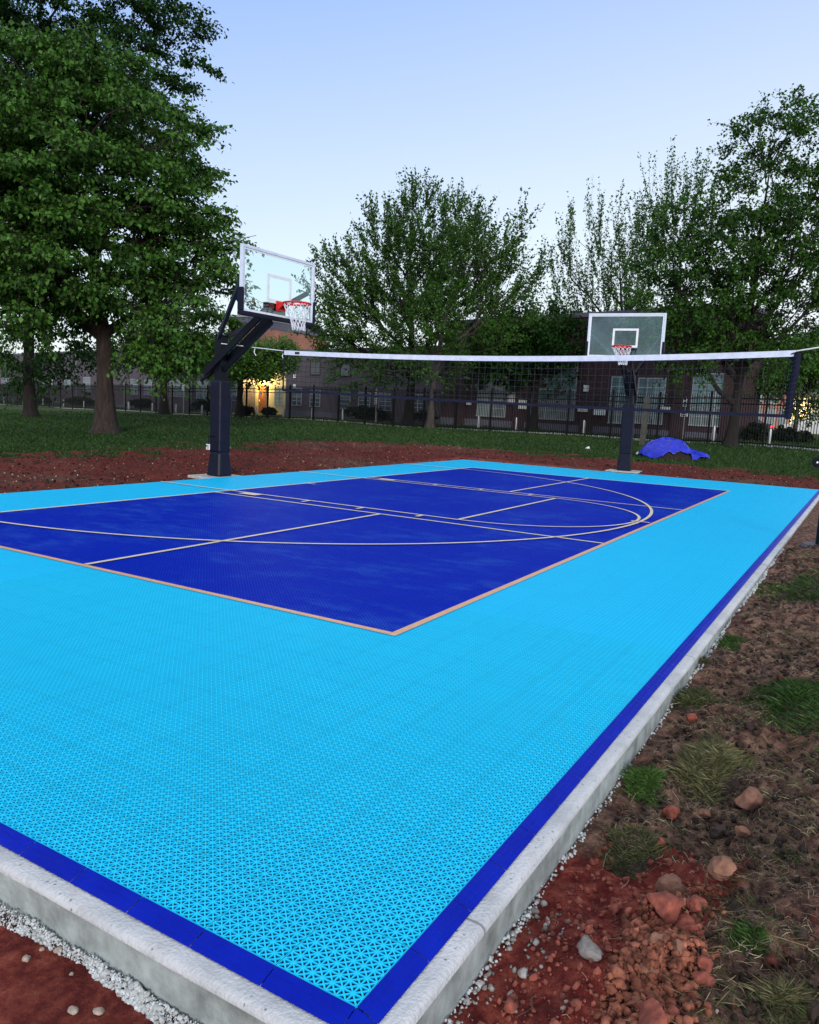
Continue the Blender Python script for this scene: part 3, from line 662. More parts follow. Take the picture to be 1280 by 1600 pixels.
s = MB(); s.tube([(0, 8.05 - 4, botz(8.05)), (0, 8.05 - 4, topz(8.05))], .014, 6); s.build('side_sleeve', M['tape_navy'], vn)
s = MB(); s.tube([(0, 8.05 - 4, 2.29), (-.10, 8.9 - 4, 2.36), (-.16, 9.38 - 4, 2.40)], .008, 5); s.tube([(-.02, 8.7 - 4, 2.335), (-.03, 8.71 - 4, 2.26), (0, 8.69 - 4, 2.20)], .009, 5); s.tube([(0, 8.04 - 4, 2.29), (-.01, 8.08 - 4, 2.2), (0, 8.05 - 4, 2.14)], .008, 5); s.build('tension_rope', M['cord'], vn)
s = MB(); s.tube([(0, -4.0, 2.335), (0, -4.46, 2.42)], .008, 5); s.build('tension_rope', M['cord'], vn)
tp = thing('net_post', 'black volleyball post with winch wheels at the right edge of the court', 'post', (9.22, -.52, gz(9.22, -.52)))
s = MB(); s.tube([(0, 0, -.3), (0, 0, 2.62)], .062, 16); s.tube([(0, 0, 2.62), (0, 0, 2.66)], .066, 16); s.build('pole', M['black_metal'], tp)
s = MB(); s.tube([(0, 0, -.05), (0, 0, .02)], [.22, .20], 20); s.build('footing', M['brick_base'], tp)
wn_ = MB(); wn_.box((-.07, .05, .98), (.07, .10, 1.14)); wn_ = wn_.build('winch', M['black_metal'], tp)
for (dx, dy, dz, r) in ((-.02, .135, 1.02, .062), (.0, .085, 1.075, .05)):
    s = MB(); s.tube([(dx - .10, dy, dz), (dx - .095, dy, dz), (dx - .045, dy, dz), (dx - .04, dy, dz)], [r * .8, r, r, r * .8], 20); wh = s.build('wheel', M['black_metal'], wn_)
    s = MB(); s.tube([(dx - .108, dy, dz), (dx - .1, dy, dz)], .012, 10); s.build('hub_bolt', M['white_paint'], wn_)
s = MB(); s.box((-.085, .066, 1.14), (-.080, .092, 2.45)); s.build('strap', M['cord'], wn_)

# ================================================================== TARP ON A DIRT PILE
c0 = hit(1052, 716); rt3 = np.array([RT[0], RT[1], 0]); fw3 = np.array([FW[0], FW[1], 0])
pxm = dep_of(c0) / FPX; TW, TH = 53 * pxm, 31 * pxm
def pileh(a, b):                                          # a across, b in depth, both -1..1
    r = np.sqrt(a * a * .95 + b * b); prof_ = np.clip(1 - r * r, 0, 1) ** .8
    return TH * prof_ * (1.0 - .42 * np.clip(a + .12, -1, 1)) * (1 if a < 0.1 else 1 - .25 * smooth(.1, .5, a) + .12 * smooth(.55, .8, a))
def pile_mesh(na, nb_, lift, wr, shrink=1.0, cut=None):
    V = []; 
    for i in range(na):
        for j in range(nb_):
            a = (-1 + 2 * i / (na - 1)); b = (-1 + 2 * j / (nb_ - 1))
            aa, bb = a * math.sqrt(1 - b * b / 2), b * math.sqrt(1 - a * a / 2)
            P = c0 + rt3 * aa * TW * shrink + fw3 * bb * TW * .75 * shrink
            w_ = (fbm(np.array(aa * 2.1 + 5), np.array(bb * 2.3), 61, 3) - .5) * wr * 2.2 - abs(fbm(np.array(aa * 5 + bb * 2.2), np.array(aa * 1.2 - bb * 4.0), 67, 3) - .5) * wr * 1.3 + wr * .12
            z = gz(P[0], P[1]) + float(pileh(aa, bb)) * .92 + lift + float(w_)
            V.append((P[0] - c0[0], P[1] - c0[1], z - c0[2]))
    return np.array(V), np.array([(i * nb_ + j, (i + 1) * nb_ + j, (i + 1) * nb_ + j + 1, i * nb_ + j + 1) for i in range(na - 1) for j in range(nb_ - 1)])
V, F = pile_mesh(60, 50, -.05, .10, 1.0); o = link('dirt_pile', quadmesh('dirt_pile', V, F), M['clod_dark'], None, c0, True); tag(o, 'mound of dark soil showing under the front of the blue tarp', 'dirt pile')
V, F = pile_mesh(90, 80, .03, .13, 1.02)
keep = []
for f in F:
    c = V[f].mean(0); a = (c[:2] @ RT) / TW; b = (c[:2] @ FW) / (TW * .75)
    front = -.62 < a < .30 and b < -.86 + .10 * (float(fbm(np.array(a * 5.0), np.array(2.0), 71, 3)) - .5)
    keep.append(not front)
o = link('tarp', quadmesh('tarp', V, F[np.array(keep)]), M['tarp'], None, c0, True); so_ = o.modifiers.new('thick', 'SOLIDIFY'); so_.thickness = .006
tag(o, 'crumpled bright blue tarp draped over a soil pile on the lawn', 'tarp')
ck_ = 0
def chunk(r, seed, sub=3, cuts=7, rough=.18, flat=.8):
    rr = random.Random(seed); bm = bmesh.new(); bmesh.ops.create_icosphere(bm, subdivisions=sub, radius=1)
    ds = [(Vector((rr.gauss(0, 1), rr.gauss(0, 1), rr.gauss(0, 1))).normalized(), rr.uniform(.55, .85)) for _ in range(cuts)]
    ks = [(Vector((rr.gauss(0, 1), rr.gauss(0, 1), rr.gauss(0, 1))) * rr.uniform(1.5, 6), rr.uniform(0, 6.28)) for _ in range(10)]
    sc = Vector((rr.uniform(.8, 1.2), rr.uniform(.8, 1.2), flat * rr.uniform(.85, 1.1)))
    for v in bm.verts:
        p = v.co.copy()
        for d, h in ds:
            e = p.dot(d) - h
            if e > 0: p -= d * e * .92
        nn = sum(math.sin(p.dot(k) + ph) / (1 + k.length * .35) for k, ph in ks) * rough * .55 + sum(math.sin(p.dot(k) * 4.3 + ph) for k, ph in ks[:6]) * rough * .06
        v.co = Vector((p.x * sc.x, p.y * sc.y, p.z * sc.z)) * (1 + nn) * r
    me = bpy.data.meshes.new('chunk'); bm.to_mesh(me); bm.free(); return me
for k, (u, v, lab) in enumerate([(997, 710, 'pale stone on the grass at the left end of the blue tarp'), (1068, 716, 'pale stone holding the front edge of the blue tarp'), (1083, 716, 'smaller pale stone at the right front of the blue tarp'), (1100, 717, 'flat pale stone on the grass right of the blue tarp'), (918, 702, 'white scrap lying alone on the lawn left of the farther hoop')]):
    P = hit(u, v); o = link('stone', chunk(.09, 300 + k, 2), M['sign_white'], None, P + np.array([0, 0, .03])); tag(o, lab, 'stone')

# ================================================================== BUILDINGS BEYOND THE FENCE
def fac_depth(u): return 1 / (.0075 + 1.35e-5 * u)
A0, A1 = plan(-160, fac_depth(-160)), plan(1145, fac_depth(1145))
bd = (A1 - A0) / np.linalg.norm(A1 - A0); bn = np.array([-bd[1], bd[0]])
if bn @ FW < 0: bn = -bn
brz = math.atan2(bd[1], bd[0])
def fac(u, v, off=0.0):                                   # photo ray -> (distance along the facade, height)
    d = ray(u, v); o = CAM[:2] - (A0 + bn * off); t = -(o @ bn) / (d[:2] @ bn); p = CAM + d * t
    return float((p[:2] - A0) @ bd), float(p[2])
def fs(u, off=0): return fac(u, hor(u), off)[0]
def window(par, s0, s1, z0, z1, cols, rows, off=0, pane='pane', fr='window_frame', name='window', t=.06, arch=False):
    s = MB(); y0, y1 = off - .05, off + .06
    s.box((s0 - t, y0, z1), (s1 + t, y1, z1 + t)); s.box((s0 - t, y0 - .05, z0 - t), (s1 + t, y1, z0)); s.box((s0 - t, y0, z0), (s0, y1, z1)); s.box((s1, y0, z0), (s1 + t, y1, z1))
    m_ = t * .45
    for i in range(1, cols):
        x = s0 + (s1 - s0) * i / cols; s.box((x - m_, y0 + .01, z0), (x + m_, y1 - .02, z1))
    for j in range(1, rows):
        z = z0 + (z1 - z0) * j / rows; s.box((s0, y0 + .012, z - m_), (s1, y1 - .018, z + m_))
    w_ = s.build(name, M[fr], par)
    s = MB(); s.box((s0, off - .02, z0), (s1, off - .004, z1)); s.build('pane', M[pane], w_)
    return w_
def walls(par, s0, s1, z0, z1, depth, mat, off=0, base=None, cap=True):
    s = MB(); s.box((s0, off, z0 - 1.5), (s1, off + depth, z1)); s.build('wall', M[mat], par)
    if cap:
        s = MB(); s.box((s0 - .12, off - .12, z1), (s1 + .12, off + depth + .12, z1 + .28)); s.build('parapet', M['brick_base'], par)
    if base:
        s = MB(); s.box((s0 + .002, off - .06, z0 - 1.5), (s1 - .002, off - .002, base)); s.build('plinth', M['brick_base'], par)
# left wing
gL = gz(*plan(200, 105))
b = thing('brick_building', 'long low brick wing behind the left trees with paired white windows', 'building', (A0[0], A0[1], 0), brz)
walls(b, fs(-150), fs(380), -1.5, 6.6, 14, 'brick_purple', 0, -.1)
for (u0, u1, v0, v1, c, r, pn) in [(3, 14, 586, 604, 2, 2, 'pane'), (65, 72, 588, 605, 2, 2, 'pane'), (101, 110, 588, 609, 2, 3, 'pane'), (131, 141, 590, 611, 2, 3, 'pane'), (205, 215, 593, 616, 2, 3, 'pane'), (226, 237, 594, 617, 2, 3, 'pane'), (266, 289, 594, 620, 3, 3, 'pane'), (308, 325, 596, 623, 3, 3, 'pane'), (362, 370, 596, 625, 1, 3, 'pane')]:
    s0, z1 = fac(u0, v0); s1, z0 = fac(u1, v1); window(b, s0, s1, z0, z1, c, r)
s = MB()
for u in (120, 195, 245, 300): x = fs(u); s.box((x - .06, -.12, -1.2), (x + .06, -.003, 6.4))
s.build('downpipe', M['grey_pole'], b)
# lit entrance court and middle wing
b = thing('brick_building', 'two storey grey brick wing behind the net with the lit doorway at its left end', 'building', (A0[0], A0[1], 0), brz)
s0, s1 = fs(446), fs(693); gM = gz(*plan(560, 66))
walls(b, s0, s1, gM, fac(560, 549)[1], 9, 'brick_purple', 0, fac(560, 651)[1] + .2)
for (u0, u1, v0, v1) in [(458, 471, 607, 633), (486, 500, 609, 635), (532, 547, 611, 638), (562, 578, 613, 639), (594, 611, 614, 641), (645, 662, 617, 644), (682, 697, 618, 645)][:6]:
    a, z1 = fac(u0, v0); c, z0 = fac(u1, v1); window(b, a, c, z0, z1, 2, 4)
for (u0, u1, v0, v1) in [(486, 500, 566, 585), (533, 547, 569, 587), (640, 655, 572, 590)]:
    a, z1 = fac(u0, v0); c, z0 = fac(u1, v1); window(b, a, c, z0, z1, 1, 1, 0, 'pane_dark', 'brick_dark')
sw_ = fs(380); OFF = next(o_ for o_ in np.arange(.3, 8, .05) if fs(399, o_) < sw_)
s = MB(); s.box((sw_ - 1, OFF, gM - 1), (fs(446) + 1, OFF + 5, fac(420, 570, OFF)[1])); s.build('entrance_wall', M['brick_tan'], b)
a, z1 = fac(405.5, 602, OFF); c, z0 = fac(415.5, 641, OFF)
s = MB(); s.box((a, OFF - .08, gM - .1), (c, OFF - .002, z1)); dr = s.build('door', M['door_wood'], b); s = MB(); s.box((a + .15, OFF - .13, gM + 1.0), (a + .22, OFF - .08, gM + 1.2)); s.build('handle', M['white_paint'], dr)
a, z1 = fac(430, 606, OFF); c, z0 = fac(443, 633, OFF); window(b, a, c, z0, z1, 2, 4, OFF, 'pane_blind')
ls, lz = fac(411, 592, OFF)
s = MB(); s.box((ls - .35, OFF - .30, lz - .12), (ls + .35, OFF - .003, lz + .06)); lm = s.build('wall_lamp', M['black_metal'], b)
s = MB(); s.box((ls - .30, OFF - .27, lz - .17), (ls + .30, OFF - .05, lz - .122)); s.build('lamp_lens', M['lamp_glow'], lm)
L = bpy.data.lights.new('wall_lamp_light', 'POINT'); L.energy = 1000; L.color = (1, .76, .26); L.shadow_soft_size = .25
lo_ = bpy.data.objects.new('wall_lamp_light', L); COL.objects.link(lo_); pl = A0 + bd * ls + bn * (OFF - .55); lo_.location = (pl[0], pl[1], lz - .2)
s = MB()
for (u, v) in ((461, 588), (461, 603)): 
    a, z = fac(u, v); s.box((a - .14, -.10, z - .15), (a + .14, -.003, z + .15))
s.build('wall_fixture', M['sign_white'], b)
# gymnasium behind, its long wall runs away from us
g1 = plan(507, 104); gd = np.array([1.0, 0.0]); 
b = thing('gymnasium', 'tall orange brick block rising behind the left hoop', 'building', (g1[0], g1[1], 0), 0)
hg = at(507, 516, 104)[2]
GL = next(L_ for L_ in np.arange(2, 60, .25) if ucol(g1 - np.array([L_, 0])) < 386)
s = MB(); s.box((-GL, 0, -2), (0, 3, hg - 1.0)); s.build('wall', M['brick_orange'], b)
s = MB(); s.box((-GL - .06, -.06, hg - .998), (.06, 3.06, hg - .1)); s.build('coping_band', M['brick_base'], b); s = MB(); s.box((-GL - .15, -.15, hg - .098), (.15, 3.15, hg + .15)); s.build('parapet', M['footing'], b)
s = MB()
for x in (-GL * .7, -GL * .35): s.box((x - .2, -.15, hg - 4), (x + .2, -.003, hg - 3.6))
s.build('vent', M['black_metal'], b)
# dark hall on the right with tall window bays
b = thing('brick_building', 'dark red brick hall with tall pale window bays behind the right hoop', 'building', (A0[0], A0[1], 0), brz)
s0, s1 = fs(694), fs(1143, -.35); gR = gz(*plan(900, 50)); HT = fac(750, 506)[1]
walls(b, s0 + .01, s1, gR, HT, 3.5, 'brick_dark', -.35, fac(900, 664)[1])
def bay(u0, u1, v0, vm, v1, cols, lower, upper='pane_dark', r1=3, r2=2):
    a, z1 = fac(u0, v0, -.35); c, z0 = fac(u1, v1, -.35); zm = fac((u0 + u1) / 2, vm, -.35)[1]
    window(b, a, c, zm + .14, z1, cols, r1, -.35, upper, t=.07); window(b, a, c, z0, zm - .02, cols, r2, -.35, lower, t=.07)
bay(752, 788, 545, 613, 651, 2, 'pane_blind', 'pane_dark', 3, 3)
bay(836, 896, 560, 628, 656, 3, 'pane_blind', 'pane_teal', 4, 2)
bay(958, 975, 590, 635, 661, 2, 'pane_blind', 'pane_teal', 3, 2)
bay(1000, 1034, 592, 636, 662, 3, 'pane_blind', 'pane_teal', 3, 2)
bay(1086, 1132, 585, 638, 666, 3, 'pane_blind', 'pane_teal', 3, 2)
for u in (720, 812, 918, 1062, 1140): x = fs(u, -.35); s = MB(); s.box((x - .45, -.55, gR - 1), (x + .45, -.353, HT - .4)); s.build('pilaster', M['brick_dark'], b)
for (u, v, w_, h_) in [(734, 630, .16, .12), (818, 632, .3, .3), (800, 622, .3, .4), (917, 607, .14, .2), (912, 641, .35, .1), (938, 643, .4, .22), (1040, 640, .3, .16)]:
    a, z = fac(u, v, -.55); s = MB(); s.box((a - w_, -.72, z - h_), (a + w_, -.556, z + h_)); s.build('wall_fixture', M['sign_white'], b)
# far houses at the right
def house(name, label, u0, u1, depth, zt, mat, wins, roof=True, cat='house'):
    p0, p1 = plan(u0, depth), plan(u1, depth + 2); d = (p1 - p0); Ln = np.linalg.norm(d); g = gz(*p0)
    h = thing(name, label, cat, (p0[0], p0[1], g), math.atan2(d[1], d[0]))
    s = MB(); s.box((0, 0, -1), (Ln, 7, zt)); s.build('wall', M[mat], h)
    if roof: s = MB(); s.add([(-.4, -.5, zt), (Ln + .4, -.5, zt), (Ln + .4, 7.5, zt), (-.4, 7.5, zt), (-.4, 3.5, zt + 2.2), (Ln + .4, 3.5, zt + 2.2)], [(0, 1, 5, 4), (2, 3, 4, 5), (1, 2, 5), (3, 0, 4), (3, 2, 1, 0)]); s.build('roof', M['roof'], h)
    for (f0, f1, z0, z1) in wins: window(h, f0 * Ln, f1 * Ln, z0, z1, 2, 2, 0, 'pane_blind', t=.12)
    return h
house('brick_house', 'distant pinkish brick house with white windows seen past the right tree', 1150, 1232, 84, 5.2, 'brick_orange', [(.08, .2, .8, 2.6), (.32, .44, .8, 2.6), (.58, .70, .8, 2.6), (.80, .92, .8, 2.6), (.32, .44, 3.2, 4.6), (.58, .70, 3.2, 4.6)])
h = house('cream_house', 'distant cream house lit by a porch lamp at the far right', 1233, 1330, 92, 4.2, 'cream', [(.30, .42, .8, 2.4), (.60, .72, .8, 2.4)])
s = MB(); s.box((.7, -.4, 2.6), (1.2, -.003, 3.0)); s.build('porch_lamp', M['lamp_glow'], h)
L2 = bpy.data.lights.new('porch_lamp_light', 'POINT'); L2.energy = 250; L2.color = (1, .8, .4); L2.shadow_soft_size = .2; l2 = bpy.data.objects.new('porch_lamp_light', L2); COL.objects.link(l2); l2.parent = h; l2.location = (1.0, -1.2, 2.4)

# parked cars seen through the fence
def car(label, u, depth, rz, paint, lamp=False):
    P = plan(u, depth); c = thing('parked_car', label, 'car', (P[0], P[1], gz(*P)), rz)
    prof_ = [(-2.1, .35), (-2.15, .75), (-1.9, .95), (-1.3, 1.0), (-.75, 1.42), (.7, 1.45), (1.45, 1.0), (2.1, .9), (2.2, .5), (2.15, .32)]
    s = MB(); sec = []
    for y, k in ((-.85, .96), (-.80, 1), (.80, 1), (.85, .96)): sec.append([(x * k, y * (.86 if z > 1.1 else 1), z) for x, z in prof_])
    s.loft(sec); s.build('body', M[paint], c, smooth_=False)
    s = MB(); s.box((-.65, -.735, 1.05), (.6, -.72 - .02, 1.36)); s.box((-.65, .72 + .015, 1.05), (.6, .755, 1.36)); s.build('side_window', M['pane_dark'], c)
    for x in (-1.35, 1.4):
        for y in (-.82, .82):
            s = MB(); s.tube([(x, y - .1, .32), (x, y + .1, .32)], .33, 14); w_ = s.build('wheel', M['tire'], c)
            s = MB(); s.tube([(x, y - .115, .32), (x, y + .115, .32)], .17, 10); s.build('rim', M['grey_pole'], w_)
    for y in (-.6, .6):
        s = MB(); s.box((2.10, y - .16, .62), (2.23, y + .16, .78)); s.build('tail_lamp', M['red_glow'] if lamp else M['red_rim'], c)
car('white parked car beyond the fence at the right edge', 1266, 62, brz + .1, 'car_paint')
car('dark parked car with a lit red tail lamp beyond the right tree', 1160, 66, brz, 'black_metal', True)

# signs
def sign(label, u, depth, boards, pole_top, name='sign_post', marks=True):
    P = plan(u, depth); g = gz(*P); t = thing(name, label, 'sign', (P[0], P[1], g), brz)
    s = MB(); s.tube([(0, 0, -.2), (0, 0, pole_top - g)], .035, 8); s.build('pole', M['grey_pole'], t)
    for (za, zb, w_) in boards:
        s = MB(); s.box((-w_, -.065, za - g), (w_, -.04, zb - g)); p_ = s.build('sign_panel', M['sign_white'], t)
        s = MB(); n = max(2, int((zb - za) / .12))
        for k in range(n):
            z = zb - g - (k + .5) * (zb - za) / n; hh = (zb - za) / n * .26; e = w_ * (.55 if k % 2 else .7); s.box((-e, -.070, z - hh), (e * (.9 if k % 3 else .5), -.066, z + hh))
        if marks: s.build('sign_lettering', M['sign_ink'], p_)
    return t
def zof(u, v, d): return float(at(u, v, d)[2])
d_ = 78; sign('sign post with two small white panels behind the left trunk', 82, d_, [(zof(82, 602, d_), zof(82, 593.5, d_), .17), (zof(82, 609.5, d_), zof(82, 603, d_), .24)], zof(82, 585, d_))
d_ = 60; sign('single white sign on a thin post behind the left hoop', 287, d_, [(zof(287, 610, d_), zof(287, 600, d_), .15)], zof(287, 599, d_))
d_ = 52; sign('tall narrow white sign with dark marks behind the net', 588, d_, [(zof(588, 632, d_), zof(588, 607, d_), .13)], zof(588, 606, d_))
d_ = 42; sign('sign post with two white boards between the dark hall windows', 1069, d_, [(zof(1069, 635, d_), zof(1069, 622, d_), .13), (zof(1069, 651, d_), zof(1069, 645, d_), .2)], zof(1069, 620, d_))
for u, v, d_, lab in ((370, 615, 62, 'small white plate on a fence rail right of the left hoop'), (408, 615, 58, 'small white plate on the fence in front of the lit door')):
    dd = fence_depth(u); P = at(u, v, dd - .1); t = thing('fence_plate', lab, 'sign', P, fz); s = MB(); s.box((-.06, -.02, -.17), (.06, .02, .17)); s.build('plate', M['sign_white'], t)
    s = MB(); s.box((-.04, -.024, -.04), (.03, -.0205, .04)); s.build('plate_mark', M['sign_ink'], t)
# leaning timber post by the tarp
P = hit(1003, 696); t = thing('timber_post', 'weathered timber post standing behind the blue tarp', 'post', P); s = MB(); zt = zof(1011, 620, dep_of(P)) - P[2]
e_ = plan(1009, dep_of(P)) - P[:2]; s.beam((0, 0, -.3), (e_[0], e_[1], zt), .20, .18); s.build('timber', M['post_wood'], t); s = MB(); s.beam((RT[0] * .32, RT[1] * .32, -.3), (RT[0] * .30, RT[1] * .30, zt - .9), .05, .05); s.build('stake', M['fence_black'], t)
# utility poles
for u, d_, vt, lab in ((362, 66, 570, 'thin grey pole standing right behind the left hoop'), (266, 74, 568, 'thin grey pole standing left of the left hoop')):
    P = plan(u, d_); t = thing('lamp_pole', lab, 'pole', (P[0], P[1], gz(*P))); s = MB(); s.tube([(0, 0, -.2), (0, 0, zof(u, vt, d_) - gz(*P))], [.05, .035], 8); s.build('shaft', M['grey_pole'], t); s = MB(); s.box((-.09, -.09, 0), (.09, .09, .12)); s.build('base', M['grey_pole'], t)

# ================================================================== TREES
def unit(v): return v / np.maximum(np.linalg.norm(v, axis=-1, keepdims=True), 1e-9)
def leaf_mesh(name, pos, axis_, size, up, tintv, asp=.36):
    n = len(pos); nrm = up - axis_ * (up * axis_).sum(1, keepdims=True); nrm = unit(nrm); side = np.cross(axis_, nrm)
    sz = size[:, None]
    V = np.empty((n, 4, 3)); V[:, 0] = pos; V[:, 1] = pos + axis_ * sz * .42 + side * sz * asp + nrm * sz * .10; V[:, 2] = pos + axis_ * sz - nrm * sz * .06; V[:, 3] = pos + axis_ * sz * .42 - side * sz * asp + nrm * sz * .10
    me = quadmesh(name, V.reshape(-1, 3), np.arange(n * 4).reshape(n, 4))
    a = me.attributes.new('tint', 'FLOAT', 'FACE'); a.data.foreach_set('value', np.clip(tintv, 0, 1).astype(np.float32)); return me
def tubes(paths, n):
    V = []; F = []; k0 = 0
    for pts, rad in paths:
        pts = np.asarray(pts); k = len(pts); d = np.gradient(pts, axis=0); d = unit(d)
        ref = np.where(np.abs(d[:, 2:3]) < .9, np.array([[0, 0, 1.]]), np.array([[1., 0, 0]])); a = unit(np.cross(d, ref)); b = np.cross(d, a)
        for i in range(1, k):
            if (a[i] * a[i - 1]).sum() < 0: a[i] = -a[i]; b[i] = -b[i]
        th = np.arange(n) * 2 * math.pi / n
        V.append((pts[:, None] + (a[:, None] * np.cos(th)[None, :, None] + b[:, None] * np.sin(th)[None, :, None]) * np.asarray(rad)[:, None, None]).reshape(-1, 3))
        for i in range(k - 1):
            for j in range(n): F.append((k0 + i * n + j, k0 + i * n + (j + 1) % n, k0 + (i + 1) * n + (j + 1) % n, k0 + (i + 1) * n + j))
        k0 += k * n
    return np.concatenate(V), np.array(F)
def bez(p0, p1, p2, k):
    t = np.linspace(0, 1, k)[:, None]; return (1 - t) ** 2 * p0 + 2 * t * (1 - t) * p1 + t * t * p2
def tree(label, base, tr, fork, ells, nclump, ntwig, nleaf, lsize, leafm, barkm='bark_dark', style='maple', twl=.9, mind=.5, groups=10, lean=(0, 0), name='tree', seed=1, top=None, tscat=.10, group=None):
    r = np.random.default_rng(seed); base = np.asarray(base, float)
    t_ = thing(name, label, 'tree', base, 0, group)
    # clump centres inside the crown's lobes
    vols = np.array([e[1][0] * e[1][1] * e[1][2] for e in ells]) ** .8; vols /= vols.sum(); C = []
    tries = 0
    while len(C) < nclump and tries < nclump * 60:
        tries += 1; e = ells[r.choice(len(ells), p=vols)]; d = unit(r.normal(size=3)); rad = r.random() ** .42
        q = d * rad * np.array(e[1]); p = np.asarray(e[0]) + np.array([*(RT * q[0] + FW * q[1]), q[2]])
        if p[2] < base[2] + .8: continue
        if C and np.min(np.linalg.norm(np.array(C) - p, axis=1)) < mind: continue
        C.append(p)
    C = np.array(C) - base
    cen = C.mean(0); zt = C[:, 2].max() if top is None else top
    # trunk
    k = 14; tz = np.linspace(0, zt * .86, k); bendx = np.cumsum(r.normal(size=(k, 2)) * .04 * zt / 12, axis=0); f = (tz / tz[-1])[:, None]
    T = np.column_stack([bendx - bendx[0] + np.array(lean) * f + (cen[:2] * .75) * np.clip((tz[:, None] - fork) / (zt - fork), 0, 1), tz])
    Tr = tr * (1 - .93 * (tz / tz[-1]) ** .9)
    Tr = np.where(tz < fork, np.maximum(Tr, tr * .8), Tr)
    fz_ = np.array([-.4, 0, .15, .4, .9]); fr_ = np.array([1.9, 1.75, 1.42, 1.18, 1.03]) * tr
    P0 = np.column_stack([np.interp(fz_, tz, T[:, 0]), np.interp(fz_, tz, T[:, 1]), fz_]); m_ = tz > 1.0
    paths = [(np.vstack([P0, T[m_]]), np.concatenate([fr_, np.minimum(Tr[m_], tr * 1.02)]))]
    # limbs by k-means
    G = C[r.choice(len(C), groups, replace=False)]
    for _ in range(8):
        lab = np.argmin(((C[:, None] - G[None]) ** 2).sum(2), 1)
        for g in range(groups):
            if (lab == g).any(): G[g] = C[lab == g].mean(0)
    small = []; dirs = np.zeros_like(C)
    for g in range(groups):
        c = G[g]; hd = np.hypot(*(c[:2] - cen[:2] * .5)); z0 = np.clip(c[2] - hd * (1.0 if style != 'maple' else .55) - .6, fork * r.uniform(.85, 1.05), zt * .75)
        st = np.array([np.interp(z0, tz, T[:, 0]), np.interp(z0, tz, T[:, 1]), z0])
        ctrl = (st + c) / 2 + np.array([0, 0, (.18 if style == 'maple' else -.10) * hd]); Lb = bez(st, ctrl, c, 9); Lb[1:-1] += r.normal(size=(7, 3)) * .06
        r0 = min(np.interp(z0, tz, Tr) * .62, tr * .55); paths.append((Lb, r0 * (1 - .82 * np.linspace(0, 1, 9)) + .012))
        for i in np.where(lab == g)[0]:
            t0 = r.uniform(.4, .98); st2 = Lb[int(t0 * 8)]; dd = C[i] - st2; ln = np.linalg.norm(dd)
            sb = bez(st2, st2 + dd * .5 + np.array([0, 0, .12 * ln * (1 if style == 'maple' else -.8)]) + r.normal(size=3) * .08 * ln, C[i], 6); small.append((sb, np.linspace(.045, .016, 6) * max(.7, tr * 2.2)))
            o_ = C[i] - np.array([T[6, 0], T[6, 1], cen[2] * .7]); dirs[i] = unit(unit(dd) * .5 + unit(o_))
    # twigs
    ti = np.repeat(np.arange(len(C)), ntwig); n = len(ti); rnd = unit(r.normal(size=(n, 3)))
    if style == 'maple': td = unit(dirs[ti] * .65 + rnd * np.array([.9, .9, .30]) + np.array([0, 0, .08]))
    elif style == 'broad': td = unit(dirs[ti] * .6 + rnd * np.array([.9, .9, .6]) + np.array([0, 0, .1]))
    elif style == 'upright': td = unit(dirs[ti] * .75 + rnd * .50 + np.array([0, 0, .38]))
    elif style == 'shoot': td = unit(dirs[ti] * .40 + rnd * .26 + np.array([0, 0, .95]))
    else: td = unit(dirs[ti] * .6 + rnd * .7 + np.array([0, 0, .25]))
    tl = twl * r.uniform(.5, 1.15, n); ts = C[ti]
    droop = -.34 if style == 'maple' else -.18 if style == 'broad' else (.12 if style in ('upright', 'shoot') else 0)
    def tp(i, s): return ts[i] + td[i] * (tl[i] * s)[:, None] + np.array([0, 0, droop]) * ((tl[i] * s * s)[:, None])
    aT = np.arange(n)
    q0, q1, q2 = tp(aT, np.zeros(n)), tp(aT, np.full(n, .5)), tp(aT, np.ones(n))
    V1, F1 = tubes(paths, 12); V2, F2 = tubes(small, 5)
    twp = [(np.array([q0[i], q1[i], q2[i]]), np.array([.011, .008, .004]) * (1 + .4 * (tr > .3))) for i in range(n)]; V3, F3 = tubes(twp, 3)
    # irregular bark ridges on the trunk
    V1 = V1.copy(); ang = np.arctan2(V1[:, 1], V1[:, 0]); lowm = np.clip(1 - V1[:, 2] / max(fork * 1.5, 1), 0, 1); V1[:, :2] *= (1 + .10 * np.sin(ang * 5 + V1[:, 2] * .8 + seed) * lowm)[:, None]
    me = quadmesh('trunk', np.vstack([V1, V2, V3]), np.vstack([F1, F2 + len(V1), F3 + len(V1) + len(V2)])); link('trunk', me, M[barkm], t_, smooth_=True)
    # leaves
    li = np.repeat(np.arange(n), nleaf); m = len(li); s_ = r.random(m) ** .8 * 1.08
    pos = tp(li, s_) + r.normal(size=(m, 3)) * tscat * (np.array([1, 1, .5]) if style == 'maple' else 1)
    rn = unit(r.normal(size=(m, 3)))
    if style in ('maple', 'broad'): ax = unit(td[li] * .45 + rn * .65 + np.array([0, 0, -.55])); up = unit(np.array([0, 0, 1.0]) + r.normal(size=(m, 3)) * .55)
    elif style in ('upright', 'shoot'): ax = unit(td[li] * .4 + rn * .8 + np.array([0, 0, .1])); up = unit(r.normal(size=(m, 3)) + np.array([0, 0, .5]))
    else: ax = unit(td[li] * .4 + rn * .8 + np.array([0, 0, -.2])); up = unit(np.array([0, 0, .8]) + r.normal(size=(m, 3)) * .7)
    ctint = r.normal(size=len(C)) * .13 + .45
    tv = ctint[ti[li]] + r.normal(size=m) * .16
    me = leaf_mesh('crown', pos, ax, lsize * r.uniform(.6, 1.25, m), up, tv); link('crown', me, M[leafm], t_)
    return t_
def E_(u, v, D, rx, rz, ry=None):                          # crown lobe seen at (u,v), radii in photo pixels at distance D
    k = D / FPX; return (at(u, v, D), (rx * k, (ry or rx) * k, rz * k))
